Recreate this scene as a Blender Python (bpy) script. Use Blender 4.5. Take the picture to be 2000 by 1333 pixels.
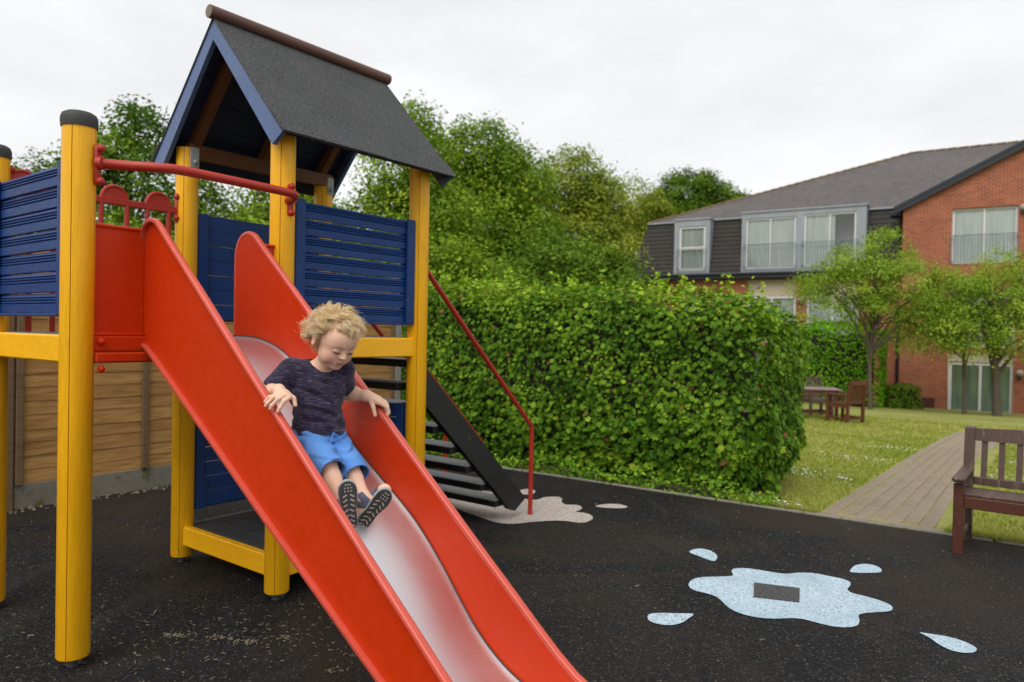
import bpy, math, random
import numpy as np
from mathutils import Vector, Matrix, Euler

for o in list(bpy.data.objects):
    bpy.data.objects.remove(o, do_unlink=True)
scene = bpy.context.scene
COL = scene.collection

# ------------------------------------------------------------------ camera
cam_data = bpy.data.cameras.new('camera')
cam = bpy.data.objects.new('camera', cam_data)
COL.objects.link(cam)
cam_data.sensor_width = 36.0
cam_data.lens = 36.0 * 1418.2 / 2000.0
cam_data.clip_start = 0.05
cam_data.clip_end = 1500.0
cam.matrix_world = (Matrix.Translation((0, 0, 1.30))
                    @ Matrix.Rotation(math.pi / 2 - 0.0119, 4, 'X')
                    @ Matrix.Rotation(0.0195, 4, 'Z'))
cam_data.dof.use_dof = True
cam_data.dof.focus_distance = 2.62
cam_data.dof.aperture_fstop = 3.2
scene.camera = cam

# ------------------------------------------------------------------ sky: overcast
SUN_EL, SUN_AZ = math.radians(52), math.radians(205)   # azimuth clockwise from +Y
world = bpy.data.worlds.new('World')
scene.world = world
world.use_nodes = True
wn, wl = world.node_tree.nodes, world.node_tree.links
wn.clear()
out = wn.new('ShaderNodeOutputWorld')
bg = wn.new('ShaderNodeBackground')
sky = wn.new('ShaderNodeTexSky')
sky.sky_type = 'NISHITA'
sky.sun_disc = False
sky.sun_elevation = SUN_EL
sky.sun_rotation = SUN_AZ
sky.air_density = 1.0
sky.dust_density = 3.0
tc = wn.new('ShaderNodeTexCoord')
mp = wn.new('ShaderNodeMapping')
mp.inputs['Scale'].default_value = (1.0, 1.0, 2.6)
n1 = wn.new('ShaderNodeTexNoise')
n1.inputs['Scale'].default_value = 1.9
n1.inputs['Detail'].default_value = 6.0
n1.inputs['Roughness'].default_value = 0.55
ramp = wn.new('ShaderNodeValToRGB')
ramp.color_ramp.elements[0].position = 0.32
ramp.color_ramp.elements[0].color = (5.2, 5.27, 5.4, 1)
ramp.color_ramp.elements[1].position = 0.62
ramp.color_ramp.elements[1].color = (6.55, 6.52, 6.47, 1)
mix = wn.new('ShaderNodeMix')
mix.data_type = 'RGBA'
mix.inputs['Factor'].default_value = 0.93          # cloud cover
wl.new(tc.outputs['Generated'], mp.inputs['Vector'])
wl.new(mp.outputs['Vector'], n1.inputs['Vector'])
wl.new(n1.outputs['Fac'], ramp.inputs['Fac'])
wl.new(sky.outputs['Color'], mix.inputs['A'])
wl.new(ramp.outputs['Color'], mix.inputs['B'])
wl.new(mix.outputs['Result'], bg.inputs['Color'])
bg.inputs['Strength'].default_value = 0.1
wl.new(bg.outputs['Background'], out.inputs['Surface'])

# ------------------------------------------------------------------ sun behind the cloud
sun_data = bpy.data.lights.new('sun', 'SUN')
sun_data.energy = 1.5
sun_data.angle = math.radians(50)
sun_data.color = (1.0, 0.97, 0.92)
sun = bpy.data.objects.new('sun', sun_data)
COL.objects.link(sun)
sdir = Vector((math.sin(SUN_AZ) * math.cos(SUN_EL), math.cos(SUN_AZ) * math.cos(SUN_EL), math.sin(SUN_EL)))
sun.rotation_euler = sdir.to_track_quat('Z', 'Y').to_euler()

vs = scene.view_settings
vs.view_transform = 'Standard'
vs.look = 'None'
vs.exposure = 0.68
vs.gamma = 1.0
vs.use_curve_mapping = False

# ------------------------------------------------------------------ helpers
RNG = random.Random(7)
NPR = np.random.default_rng(11)


def V(*a):
    return Vector(a)


class MB:
    """collects verts and faces of ONE mesh"""
    def __init__(self):
        self.v, self.f = [], []

    def add(self, verts, faces):
        b = len(self.v)
        self.v += [tuple(p) for p in verts]
        self.f += [tuple(i + b for i in q) for q in faces]
        return self

    def box(self, c, size, rot=None, ch=0.0):
        hx, hy, hz = size[0] / 2, size[1] / 2, size[2] / 2
        c = Vector(c)
        if ch <= 0:
            vs_ = [Vector((sx * hx, sy * hy, sz * hz)) for sx in (-1, 1) for sy in (-1, 1) for sz in (-1, 1)]
            fs = [(0, 1, 3, 2), (4, 6, 7, 5), (0, 4, 5, 1), (2, 3, 7, 6), (0, 2, 6, 4), (1, 5, 7, 3)]
        else:
            ch = min(ch, hx * .9, hy * .9, hz * .9)
            vs_, idx = [], {}
            for sx in (-1, 1):
                for sy in (-1, 1):
                    for sz in (-1, 1):
                        for ax in range(3):
                            p = [sx * (hx - ch), sy * (hy - ch), sz * (hz - ch)]
                            p[ax] = (sx, sy, sz)[ax] * (hx, hy, hz)[ax]
                            idx[(sx, sy, sz, ax)] = len(vs_)
                            vs_.append(Vector(p))
            fs = []
            for ax in range(3):
                a, b = [(1, 2), (2, 0), (0, 1)][ax]
                for s in (-1, 1):
                    q = []
                    for (u, w) in ((-1, -1), (1, -1), (1, 1), (-1, 1)):
                        k = [0, 0, 0]; k[ax] = s; k[a] = u; k[b] = w
                        q.append(idx[(k[0], k[1], k[2], ax)])
                    fs.append(tuple(q) if s > 0 else tuple(reversed(q)))
            for ax in range(3):
                a, b = [(1, 2), (2, 0), (0, 1)][ax]
                for su in (-1, 1):
                    for sw in (-1, 1):
                        k0 = [0, 0, 0]; k1 = [0, 0, 0]
                        k0[ax] = -1; k1[ax] = 1
                        k0[a] = k1[a] = su; k0[b] = k1[b] = sw
                        q = [idx[(*k0, a)], idx[(*k1, a)], idx[(*k1, b)], idx[(*k0, b)]]
                        fs.append(tuple(q) if su * sw < 0 else tuple(reversed(q)))
            for sx in (-1, 1):
                for sy in (-1, 1):
                    for sz in (-1, 1):
                        q = [idx[(sx, sy, sz, 0)], idx[(sx, sy, sz, 1)], idx[(sx, sy, sz, 2)]]
                        fs.append(tuple(q) if sx * sy * sz > 0 else tuple(reversed(q)))
        if rot is not None:
            vs_ = [rot @ p for p in vs_]
        return self.add([p + c for p in vs_], fs)

    def bar(self, a, b, w, h, up=(0, 0, 1), ch=0.0):
        """box from a to b, w wide and h tall"""
        a, b = Vector(a), Vector(b)
        x = (b - a); L = x.length; x.normalize()
        u = Vector(up)
        y = u.cross(x)
        if y.length < 1e-5:
            y = Vector((1, 0, 0)).cross(x)
        y.normalize(); z = x.cross(y)
        R = Matrix((x, y, z)).transposed()
        return self.box((a + b) / 2, (L, w, h), R, ch)

    def prism(self, poly, axis, lo, hi):
        """extrude a 2-D outline; axis 'x': poly=(y,z), 'y': poly=(x,z), 'z': poly=(x,y)"""
        def P(p, t):
            return {'x': (t, p[0], p[1]), 'y': (p[0], t, p[1]), 'z': (p[0], p[1], t)}[axis]
        n = len(poly)
        vs_ = [P(p, lo) for p in poly] + [P(p, hi) for p in poly]
        fs = [tuple(range(n)), tuple(range(2 * n - 1, n - 1, -1))]
        fs += [(i, i + n, (i + 1) % n + n, (i + 1) % n) for i in range(n)]
        return self.add(vs_, fs)

    def tube(self, pts, r, seg=8, cap=True, flat=None):
        pts = [Vector(p) for p in pts]
        n = len(pts)
        rs = r if isinstance(r, (list, tuple)) else [r] * n
        t0 = (pts[1] - pts[0]).normalized()
        ref = Vector((0, 0, 1)) if abs(t0.z) < .9 else Vector((1, 0, 0))
        u = ref.cross(t0).normalized()
        vs_, fs = [], []
        for i in range(n):
            t = (pts[min(i + 1, n - 1)] - pts[max(i - 1, 0)]).normalized()
            u = (u - t * u.dot(t)).normalized()
            w = t.cross(u)
            for k in range(seg):
                a = 2 * math.pi * k / seg
                vs_.append(pts[i] + (u * math.cos(a) + w * math.sin(a)) * rs[i])
        for i in range(n - 1):
            for k in range(seg):
                k2 = (k + 1) % seg
                fs.append((i * seg + k, i * seg + k2, (i + 1) * seg + k2, (i + 1) * seg + k))
        if cap:
            fs.append(tuple(range(seg - 1, -1, -1)))
            fs.append(tuple((n - 1) * seg + k for k in range(seg)))
        return self.add(vs_, fs)

    def ball(self, c, r, seg=10, rings=6, scale=(1, 1, 1)):
        vs_, fs = [(c[0], c[1], c[2] - r * scale[2])], []
        for i in range(1, rings):
            p = -math.pi / 2 + math.pi * i / rings
            for k in range(seg):
                a = 2 * math.pi * k / seg
                vs_.append((c[0] + r * scale[0] * math.cos(p) * math.cos(a), c[1] + r * scale[1] * math.cos(p) * math.sin(a), c[2] + r * scale[2] * math.sin(p)))
        vs_.append((c[0], c[1], c[2] + r * scale[2]))
        for k in range(seg):
            k2 = (k + 1) % seg
            fs.append((0, 1 + k2, 1 + k))
            for i in range(rings - 2):
                fs.append((1 + i * seg + k, 1 + i * seg + k2, 1 + (i + 1) * seg + k2, 1 + (i + 1) * seg + k))
            fs.append((1 + (rings - 2) * seg + k, 1 + (rings - 2) * seg + k2, len(vs_) - 1))
        return self.add(vs_, fs)

    def mesh(self, name, material, smooth=False):
        me = bpy.data.meshes.new(name)
        me.from_pydata(self.v, [], self.f)
        if material is not None:
            me.materials.append(material)
        if smooth:
            me.polygons.foreach_set('use_smooth', [True] * len(me.polygons))
            if smooth != 'all':
                try:
                    me.set_sharp_from_angle(angle=math.radians(float(smooth) if smooth is not True else 38))
                except Exception:
                    pass
        me.update()
        return me

    def build(self, name, material, parent=None, smooth=False):
        return link(name, self.mesh(name, material, smooth), parent)


def link(name, me, parent=None, loc=(0, 0, 0), rot=(0, 0, 0)):
    o = bpy.data.objects.new(name, me)
    COL.objects.link(o)
    o.location = loc
    o.rotation_euler = rot
    if parent is not None:
        o.parent = parent
    return o


def empty(name, loc, rz=0.0):
    o = link(name, None, None, loc, (0, 0, rz))
    o.empty_display_size = 0.2
    return o


def tag(o, label=None, cat=None, group=None, kind=None):
    if label: o['label'] = label
    if cat: o['category'] = cat
    if group: o['group'] = group
    if kind: o['kind'] = kind
    return o


def np_mesh(name, verts, faces_n, material, tint=None, smooth=False, attr='tint'):
    """verts (N,3); faces_n (M,k) all with k corners; tint (M,) per face value"""
    me = bpy.data.meshes.new(name)
    k = faces_n.shape[1]
    me.vertices.add(len(verts))
    me.vertices.foreach_set('co', np.ascontiguousarray(verts, dtype=np.float32).ravel())
    me.loops.add(faces_n.size)
    me.loops.foreach_set('vertex_index', np.ascontiguousarray(faces_n, dtype=np.int32).ravel())
    me.polygons.add(len(faces_n))
    me.polygons.foreach_set('loop_start', np.arange(0, faces_n.size, k, dtype=np.int32))
    me.polygons.foreach_set('loop_total', np.full(len(faces_n), k, dtype=np.int32))
    if smooth:
        me.polygons.foreach_set('use_smooth', np.ones(len(faces_n), dtype=bool))
    me.update(calc_edges=True)
    if tint is not None:
        a = me.attributes.new(attr, 'FLOAT', 'FACE')
        a.data.foreach_set('value', np.ascontiguousarray(tint, dtype=np.float32))
    if material is not None:
        me.materials.append(material)
    return me


def spline(pts, n=6, closed=False):
    """Catmull-Rom through points of any dimension"""
    P = [np.array(p, float) for p in pts]
    N = len(P)
    outp = []
    rng = range(N) if closed else range(N - 1)
    for i in rng:
        if closed:
            a, b, c, d = P[(i - 1) % N], P[i], P[(i + 1) % N], P[(i + 2) % N]
        else:
            a, b, c, d = P[max(i - 1, 0)], P[i], P[i + 1], P[min(i + 2, N - 1)]
        for k in range(n):
            t = k / n
            outp.append(.5 * ((2 * b) + (c - a) * t + (2 * a - 5 * b + 4 * c - d) * t * t + (3 * b - a - 3 * c + d) * t ** 3))
    if not closed:
        outp.append(P[-1])
    return [tuple(p) for p in outp]


# ------------------------------------------------------------------ materials
class NT:
    def __init__(self, name, rough=.6, spec=.5, metal=0.0):
        m = bpy.data.materials.new(name)
        m.use_nodes = True
        self.m = m
        self.n, self.l = m.node_tree.nodes, m.node_tree.links
        self.p = self.n['Principled BSDF']
        self.p.inputs['Roughness'].default_value = rough
        self.p.inputs['Specular IOR Level'].default_value = spec
        self.p.inputs['Metallic'].default_value = metal
        self.tc = self.n.new('ShaderNodeTexCoord')

    def noise(self, scale, detail=4, rough=.55, stretch=None, coord='Object', dist=0.0):
        t = self.n.new('ShaderNodeTexNoise')
        t.inputs['Scale'].default_value = scale
        t.inputs['Detail'].default_value = detail
        t.inputs['Roughness'].default_value = rough
        t.inputs['Distortion'].default_value = dist
        src = self.tc.outputs[coord]
        if stretch:
            mpp = self.n.new('ShaderNodeMapping')
            mpp.inputs['Scale'].default_value = stretch
            self.l.new(src, mpp.inputs['Vector'])
            src = mpp.outputs['Vector']
        self.l.new(src, t.inputs['Vector'])
        return t.outputs['Fac']

    def voronoi(self, scale, feature='F1', stretch=None, out='Distance', coord='Object'):
        t = self.n.new('ShaderNodeTexVoronoi')
        t.feature = feature
        t.inputs['Scale'].default_value = scale
        src = self.tc.outputs[coord]
        if stretch:
            mpp = self.n.new('ShaderNodeMapping')
            mpp.inputs['Scale'].default_value = stretch
            self.l.new(src, mpp.inputs['Vector'])
            src = mpp.outputs['Vector']
        self.l.new(src, t.inputs['Vector'])
        return t.outputs[out]

    def ramp(self, fac, stops):
        r = self.n.new('ShaderNodeValToRGB')
        e = r.color_ramp.elements
        while len(e) > len(stops):
            e.remove(e[-1])
        while len(e) < len(stops):
            e.new(1.0)
        for el, (pos, colr) in zip(e, stops):
            el.position = pos
            el.color = (*colr, 1) if not isinstance(colr, (int, float)) else (colr, colr, colr, 1)
        self.l.new(fac, r.inputs['Fac'])
        return r.outputs['Color']

    def mixc(self, fac, a, b, mode='MIX'):
        x = self.n.new('ShaderNodeMix')
        x.data_type = 'RGBA'
        x.blend_type = mode
        for sock, val in (('Factor', fac), ('A', a), ('B', b)):
            if isinstance(val, (int, float)) and sock == 'Factor':
                x.inputs[sock].default_value = val
            elif isinstance(val, tuple):
                x.inputs[sock].default_value = (*val, 1)
            else:
                self.l.new(val, x.inputs[sock])
        return x.outputs['Result']

    def math(self, op, a, b=None):
        x = self.n.new('ShaderNodeMath')
        x.operation = op
        for i, val in enumerate((a, b)):
            if val is None: continue
            if isinstance(val, (int, float)):
                x.inputs[i].default_value = val
            else:
                self.l.new(val, x.inputs[i])
        return x.outputs[0]

    def attr(self, name):
        a = self.n.new('ShaderNodeAttribute')
        a.attribute_name = name
        return a

    def color(self, c):
        if isinstance(c, tuple):
            self.p.inputs['Base Color'].default_value = (*c, 1)
        else:
            self.l.new(c, self.p.inputs['Base Color'])
        return self

    def rough(self, r):
        self.l.new(r, self.p.inputs['Roughness'])
        return self

    def bump(self, h, strength=.3, dist=.01):
        b = self.n.new('ShaderNodeBump')
        b.inputs['Strength'].default_value = strength
        b.inputs['Distance'].default_value = dist
        self.l.new(h, b.inputs['Height'])
        self.l.new(b.outputs['Normal'], self.p.inputs['Normal'])
        return self


def paint(name, col, rough=.45, var=.25, grain=None, wear=None, bump=.15, wear_amt=.62, spec=.4):
    t = NT(name, rough, spec)
    big = t.noise(2.3, 4)
    fine = t.noise(26, 5, .65, grain)
    dark = tuple(c * (1 - var) for c in col)
    lite = tuple(min(1, c * (1 + var * .5) + .003) for c in col)
    c = t.mixc(t.ramp(fine, [(.35, dark), (.65, lite)]), t.ramp(big, [(.3, dark), (.7, col)]), col) if False else \
        t.mixc(.5, t.ramp(big, [(.3, dark), (.7, lite)]), t.ramp(fine, [(.35, dark), (.65, lite)]))
    if wear:
        w = t.noise(9, 8, .72, grain)
        c = t.mixc(t.ramp(w, [(wear_amt, 0.0), (wear_amt + .06, 1.0)]), c, wear)
    t.color(c)
    t.rough(t.ramp(fine, [(.3, max(.05, rough - .1)), (.7, min(1, rough + .12))]))
    t.bump(fine, bump, .004)
    return t.m


M = {}
M['yellow'] = paint('yellow_paint', (.93, .455, .004), .40, .20, (6, 6, .4), (.52, .23, .012), .35, .64)
M['yellow_beam'] = paint('yellow_beam_paint', (.94, .47, .005), .43, .12, (.7, .7, 5), (.30, .17, .05), .25, .69)
M['red'] = paint('red_slide_paint', (.52, .029, .0006), .40, .06, None, (.44, .040, .012), .03, .66, spec=.22)
M['red_lip'] = paint('highlight_red_lip', (.56, .075, .045), .30, .10, None, (.62, .20, .16), .04, .64, spec=.5)  # paler, pinker red paints the highlight band onto the lip
M['red_rail'] = paint('red_rail_paint', (.40, .026, .014), .42, .16, None, (.20, .05, .03), .1, .70)
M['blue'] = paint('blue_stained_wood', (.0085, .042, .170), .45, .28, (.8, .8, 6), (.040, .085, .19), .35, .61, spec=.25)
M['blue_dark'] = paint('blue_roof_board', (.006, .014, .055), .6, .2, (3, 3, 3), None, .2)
M['barge'] = paint('blue_bargeboard', (.075, .125, .27), .25, .2, None, (.10, .13, .22), .1, .66)
M['cap'] = paint('grey_rubber_cap', (.045, .045, .045), .7, .25, None, None, .3)
M['groove'] = paint('dark_groove', (.50, .20, .008), .8, .2)
M['bracket'] = paint('galvanised_bracket', (.33, .35, .37), .45, .2)
M['metal_foot'] = paint('grey_steel_foot', (.055, .057, .06), .5, .3)
M['rafter'] = paint('brown_rafter', (.13, .045, .012), .6, .25, (4, 4, 4), None, .3)
M['pole'] = paint('brown_ridge_pole', (.115, .052, .042), .55, .3, (1, 8, 8), (.20, .15, .12), .3, .62)
M['pole_end'] = paint('pole_end_grain', (.20, .17, .13), .7, .3)
M['black_wood'] = paint('black_worn_timber', (.012, .012, .013), .5, .3, None, (.10, .06, .035), .4, .665)
M['tread'] = paint('grey_tread_top', (.21, .215, .22), .5, .35, (.6, 6, 1), (.05, .05, .05), .4, .6)
M['deck'] = paint('grey_deck_board', (.22, .215, .21), .7, .3, (6, .6, 1), None, .4)
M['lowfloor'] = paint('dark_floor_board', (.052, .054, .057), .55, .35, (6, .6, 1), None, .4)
M['bench_dark'] = paint('brown_bench_stain', (.082, .024, .012), .42, .28, (5, 5, .8), (.10, .065, .055), .3, .60)
M['bench_grey'] = paint('greyed_bench_stain', (.080, .045, .034), .45, .3, (5, 5, .8), (.14, .105, .090), .3, .56)
M['garden_wood'] = paint('garden_furniture_stain', (.105, .030, .010), .5, .3, (4, 4, 1), (.16, .10, .07), .3, .62)
M['table_top'] = paint('weathered_table_top', (.21, .155, .14), .6, .25)
M['concrete'] = paint('concrete', (.20, .185, .15), .85, .3, None, (.10, .10, .035), .5, .56)
M['post_concrete'] = paint('concrete_post', (.30, .29, .26), .85, .2, None, None, .4)
M['white_frame'] = paint('white_window_frame', (.62, .62, .62), .4, .06)
M['lead'] = paint('grey_lead_cladding', (.29, .315, .35), .5, .22, None, (.40, .42, .45), .2, .6)
M['fascia'] = paint('dark_fascia', (.018, .023, .032), .4, .15)
M['render'] = paint('cream_render', (.50, .42, .31), .85, .1)
M['railing'] = paint('grey_balcony_railing', (.16, .20, .22), .4, .1)
M['room'] = paint('dim_room', (.42, .42, .42), .9, .1)
M['vent'] = paint('brown_vent', (.10, .030, .025), .7, .15)
M['lampglass'] = paint('pale_lamp_globe', (.36, .31, .26), .3, .1)
M['soil'] = paint('soil', (.055, .040, .026), .95, .4, None, None, .8)
M['bark'] = paint('bark', (.10, .078, .055), .9, .35, (5, 5, .8), None, .6)
M['bark_dark'] = paint('dark_bark', (.045, .036, .026), .9, .35, (5, 5, .8), None, .6)
M['litter'] = paint('dry_litter', (.215, .18, .125), .9, .5)
M['daisy'] = paint('daisy_petal', (.75, .75, .72), .8, .05)


def steel():
    t = NT('brushed_steel', .36, .5, 1.0)
    v = t.voronoi(420)
    b = t.noise(3, 3)
    s = t.noise(300, 2, .5)
    t.color(t.mixc(.5, t.ramp(b, [(.3, (.66, .68, .70)), (.7, (.76, .77, .79))]), t.ramp(s, [(.3, (.60, .62, .64)), (.7, (.86, .87, .88))])))
    t.rough(t.ramp(b, [(.3, .32), (.7, .42)]))
    t.bump(v, .10, .0006)
    return t.m


M['steel'] = steel()


def felt():
    t = NT('mineral_roof_felt', .92, .25)
    g = t.noise(170, 3, .75)
    b = t.noise(3.5, 5)
    t.color(t.mixc(.45, t.ramp(g, [(.36, (.006, .006, .007)), (.5, (.045, .046, .050)), (.64, (.21, .213, .22))]), t.ramp(b, [(.3, (.040, .041, .045)), (.7, (.064, .066, .070))])))
    t.bump(g, .5, .003)
    return t.m


M['felt'] = felt()


def granules(t, scale, stops):
    """one flat tone per crumb of rubber"""
    v = t.n.new('ShaderNodeTexVoronoi')
    v.inputs['Scale'].default_value = scale
    t.l.new(t.tc.outputs['Object'], v.inputs['Vector'])
    sp = t.n.new('ShaderNodeSeparateColor')
    t.l.new(v.outputs['Color'], sp.inputs['Color'])
    return t.ramp(sp.outputs['Red'], stops), v.outputs['Distance']


def rubber():
    t = NT('black_rubber_crumb', .82, .18)
    c, dist = granules(t, 135, [(.0, (.0025, .0026, .0030)), (.70, (.0100, .0100, .0108)), (.88, (.020, .020, .021)), (.965, (.042, .041, .040)), (1.0, (.085, .08, .075))])
    b = t.noise(1.3, 6, .62)
    d = t.noise(.6, 6, .65, dist=.8)
    streak = t.noise(5, 5, .65, (1.0, .25, 1), dist=.5)
    c = t.mixc(t.ramp(d, [(.43, 0.0), (.60, .62)]), c, (.032, .021, .012))
    c = t.mixc(t.ramp(streak, [(.52, 0.0), (.70, .35)]), c, (.036, .032, .028))
    c = t.mixc(t.ramp(b, [(.46, 0.0), (.72, .35)]), c, (.021, .021, .023))
    v = t.voronoi(21)
    fl = t.ramp(v, [(.060, 1.0), (.085, 0.0)])
    nz = t.ramp(t.noise(2.2, 3), [(.40, 0.25), (.6, 1.0)])
    c = t.mixc(t.math('MULTIPLY', fl, t.math('MULTIPLY', nz, .65)), c, (.24, .21, .17))
    t.color(c)
    t.rough(t.ramp(b, [(.3, .72), (.7, .95)]))
    t.bump(dist, .5, .005)
    return t.m


M['rubber'] = rubber()


def inlay(name, col, dirt, amt=.52):
    t = NT(name, .85, .2)
    k = lambda f: tuple(min(1, x * f) for x in col)
    c, dist = granules(t, 150, [(.0, k(.30)), (.10, k(.62)), (.35, k(.92)), (.75, col), (1.0, k(1.22))])
    b = t.noise(3.2, 6, .65)
    c = t.mixc(t.ramp(b, [(amt, 0.0), (amt + .2, .55)]), c, dirt)
    f_ = t.noise(.9, 5, .6)
    c = t.mixc(t.ramp(f_, [(.45, 0.0), (.7, .35)]), c, k(.66))
    t.color(c)
    t.bump(dist, .45, .005)
    return t.m


M['inlay_blue'] = inlay('pale_blue_rubber', (.44, .56, .64), (.25, .36, .44), .46)
M['inlay_beige'] = inlay('beige_rubber', (.47, .41, .37), (.24, .19, .13), .56)
M['inlay_dark'] = inlay('dark_rubber_patch', (.075, .074, .074), (.045, .045, .045))


def lawn_mat():
    t = NT('lawn', .95, .2)
    a = t.noise(.55, 6, .6)
    b = t.noise(7, 6, .7)
    e = t.noise(60, 3, .7)
    c = t.ramp(a, [(.36, (.170, .215, .028)), (.50, (.30, .30, .065)), (.62, (.46, .39, .15))])
    c = t.mixc(.5, c, t.ramp(b, [(.3, (.12, .18, .022)), (.7, (.38, .35, .13))]))
    c = t.mixc(.35, c, t.ramp(e, [(.3, (.05, .09, .01)), (.7, (.32, .33, .10))]))
    t.color(c)
    t.bump(t.mixc(.5, b, e), .8, .03)
    return t.m


M['lawn'] = lawn_mat()


def leaf_mat(name, stops, transl=.25, rough=.5, attr='tint'):
    t = NT(name, rough, .09)
    a = t.attr(attr)
    c = t.ramp(a.outputs['Fac'], stops)
    t.color(c)
    tr = t.n.new('ShaderNodeBsdfTranslucent')
    t.l.new(t.mixc(1.0, c, (1.0, 1.05, .55), 'MULTIPLY'), tr.inputs['Color'])
    ms = t.n.new('ShaderNodeMixShader')
    ms.inputs['Fac'].default_value = transl
    o_ = t.n['Material Output']
    t.l.new(t.p.outputs['BSDF'], ms.inputs[1])
    t.l.new(tr.outputs['BSDF'], ms.inputs[2])
    t.l.new(ms.outputs['Shader'], o_.inputs['Surface'])
    return t.m


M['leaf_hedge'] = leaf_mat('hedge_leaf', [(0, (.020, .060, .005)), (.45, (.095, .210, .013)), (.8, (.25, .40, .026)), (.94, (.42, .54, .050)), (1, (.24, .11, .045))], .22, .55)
M['leaf_tree'] = leaf_mat('tree_leaf', [(0, (.055, .120, .010)), (.5, (.180, .295, .022)), (1, (.37, .48, .045))], .35, .55)
M['leaf_tree_yellow'] = leaf_mat('yellow_green_leaf', [(0, (.12, .165, .018)), (.5, (.26, .325, .034)), (1, (.42, .45, .07))], .35, .55)
M['leaf_tree_dark'] = leaf_mat('dark_tree_leaf', [(0, (.034, .090, .009)), (.5, (.120, .215, .018)), (1, (.25, .35, .034))], .3, .55)
M['leaf_garden'] = leaf_mat('garden_tree_leaf', [(0, (.14, .225, .022)), (.5, (.29, .42, .045)), (1, (.46, .57, .085))], .4, .55)
M['leaf_conifer'] = leaf_mat('conifer_leaf', [(0, (.040, .135, .008)), (.5, (.14, .36, .014)), (1, (.34, .58, .024))], .25, .6)
M['grass'] = leaf_mat('grass_blade', [(0, (.15, .22, .018)), (.4, (.30, .35, .055)), (1, (.56, .48, .20))], .35, .7)


def wood_board(name, c0, c1, c2):
    t = NT(name, .8, .2)
    oi = t.n.new('ShaderNodeObjectInfo')
    mpp = t.n.new('ShaderNodeMapping')
    mpp.inputs['Scale'].default_value = (1.2, 6, 14)
    comb = t.n.new('ShaderNodeCombineXYZ')
    t.l.new(t.math('MULTIPLY', oi.outputs['Random'], 37.0), comb.inputs['X'])
    t.l.new(comb.outputs['Vector'], mpp.inputs['Location'])
    t.l.new(t.tc.outputs['Object'], mpp.inputs['Vector'])
    g = t.n.new('ShaderNodeTexNoise')
    g.inputs['Scale'].default_value = 3.0
    g.inputs['Detail'].default_value = 7
    g.inputs['Roughness'].default_value = .62
    g.inputs['Distortion'].default_value = .6
    t.l.new(mpp.outputs['Vector'], g.inputs['Vector'])
    c = t.ramp(g.outputs['Fac'], [(.28, c0), (.5, c1), (.72, c2)])
    c = t.mixc(t.math('MULTIPLY', oi.outputs['Random'], .45), c, c0)
    kn = t.voronoi(2.1, stretch=(1.0, 1, 5))
    c = t.mixc(t.ramp(kn, [(.05, .8), (.13, 0.0)]), c, (.07, .03, .012))
    t.color(c)
    t.bump(g.outputs['Fac'], .4, .006)
    return t.m


M['fence'] = wood_board('fence_board', (.24, .120, .036), (.42, .230, .078), (.56, .335, .130))
M['batten'] = wood_board('fence_batten', (.12, .075, .040), (.19, .125, .07), (.25, .17, .10))


def paver():
    t = NT('paving_block', .88, .25)
    oi = t.n.new('ShaderNodeObjectInfo')
    b = t.noise(5, 6, .65)
    f_ = t.noise(90, 3, .7)
    c = t.ramp(b, [(.3, (.17, .13, .088)), (.7, (.29, .225, .155))])
    c = t.mixc(t.math('MULTIPLY', oi.outputs['Random'], .5), c, (.30, .235, .165))
    c = t.mixc(.25, c, t.ramp(f_, [(.3, (.08, .07, .06)), (.7, (.36, .31, .26))]))
    t.color(c)
    t.bump(f_, .5, .004)
    return t.m


M['paver'] = paver()


def brick_mat():
    t = NT('red_brickwork', .85, .25)
    b = t.n.new('ShaderNodeTexBrick')
    b.inputs['Scale'].default_value = 1.0
    b.inputs['Brick Width'].default_value = .225
    b.inputs['Row Height'].default_value = .075
    b.inputs['Mortar Size'].default_value = .011
    b.inputs['Mortar Smooth'].default_value = .2
    b.inputs['Bias'].default_value = 0.0
    b.inputs['Color1'].default_value = (.40, .090, .034, 1)
    b.inputs['Color2'].default_value = (.22, .045, .020, 1)
    b.inputs['Mortar'].default_value = (.36, .24, .17, 1)
    mpp = t.n.new('ShaderNodeMapping')
    mpp.inputs['Rotation'].default_value = (math.pi / 2, 0, 0)
    t.l.new(t.tc.outputs['Object'], mpp.inputs['Vector'])
    # x along wall, z up -> brick uses xy
    sep = t.n.new('ShaderNodeSeparateXYZ')
    cmb = t.n.new('ShaderNodeCombineXYZ')
    t.l.new(t.tc.outputs['Object'], sep.inputs['Vector'])
    ad = t.math('ADD', sep.outputs['X'], sep.outputs['Y'])
    t.l.new(ad, cmb.inputs['X'])
    t.l.new(sep.outputs['Z'], cmb.inputs['Y'])
    t.l.new(cmb.outputs['Vector'], b.inputs['Vector'])
    n_ = t.noise(1.2, 5)
    c = t.mixc(t.ramp(n_, [(.35, 0.0), (.7, .35)]), b.outputs['Color'], (.22, .055, .03))
    t.color(c)
    t.bump(b.outputs['Fac'], -.4, .01)
    return t.m


M['brick'] = brick_mat()


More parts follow.
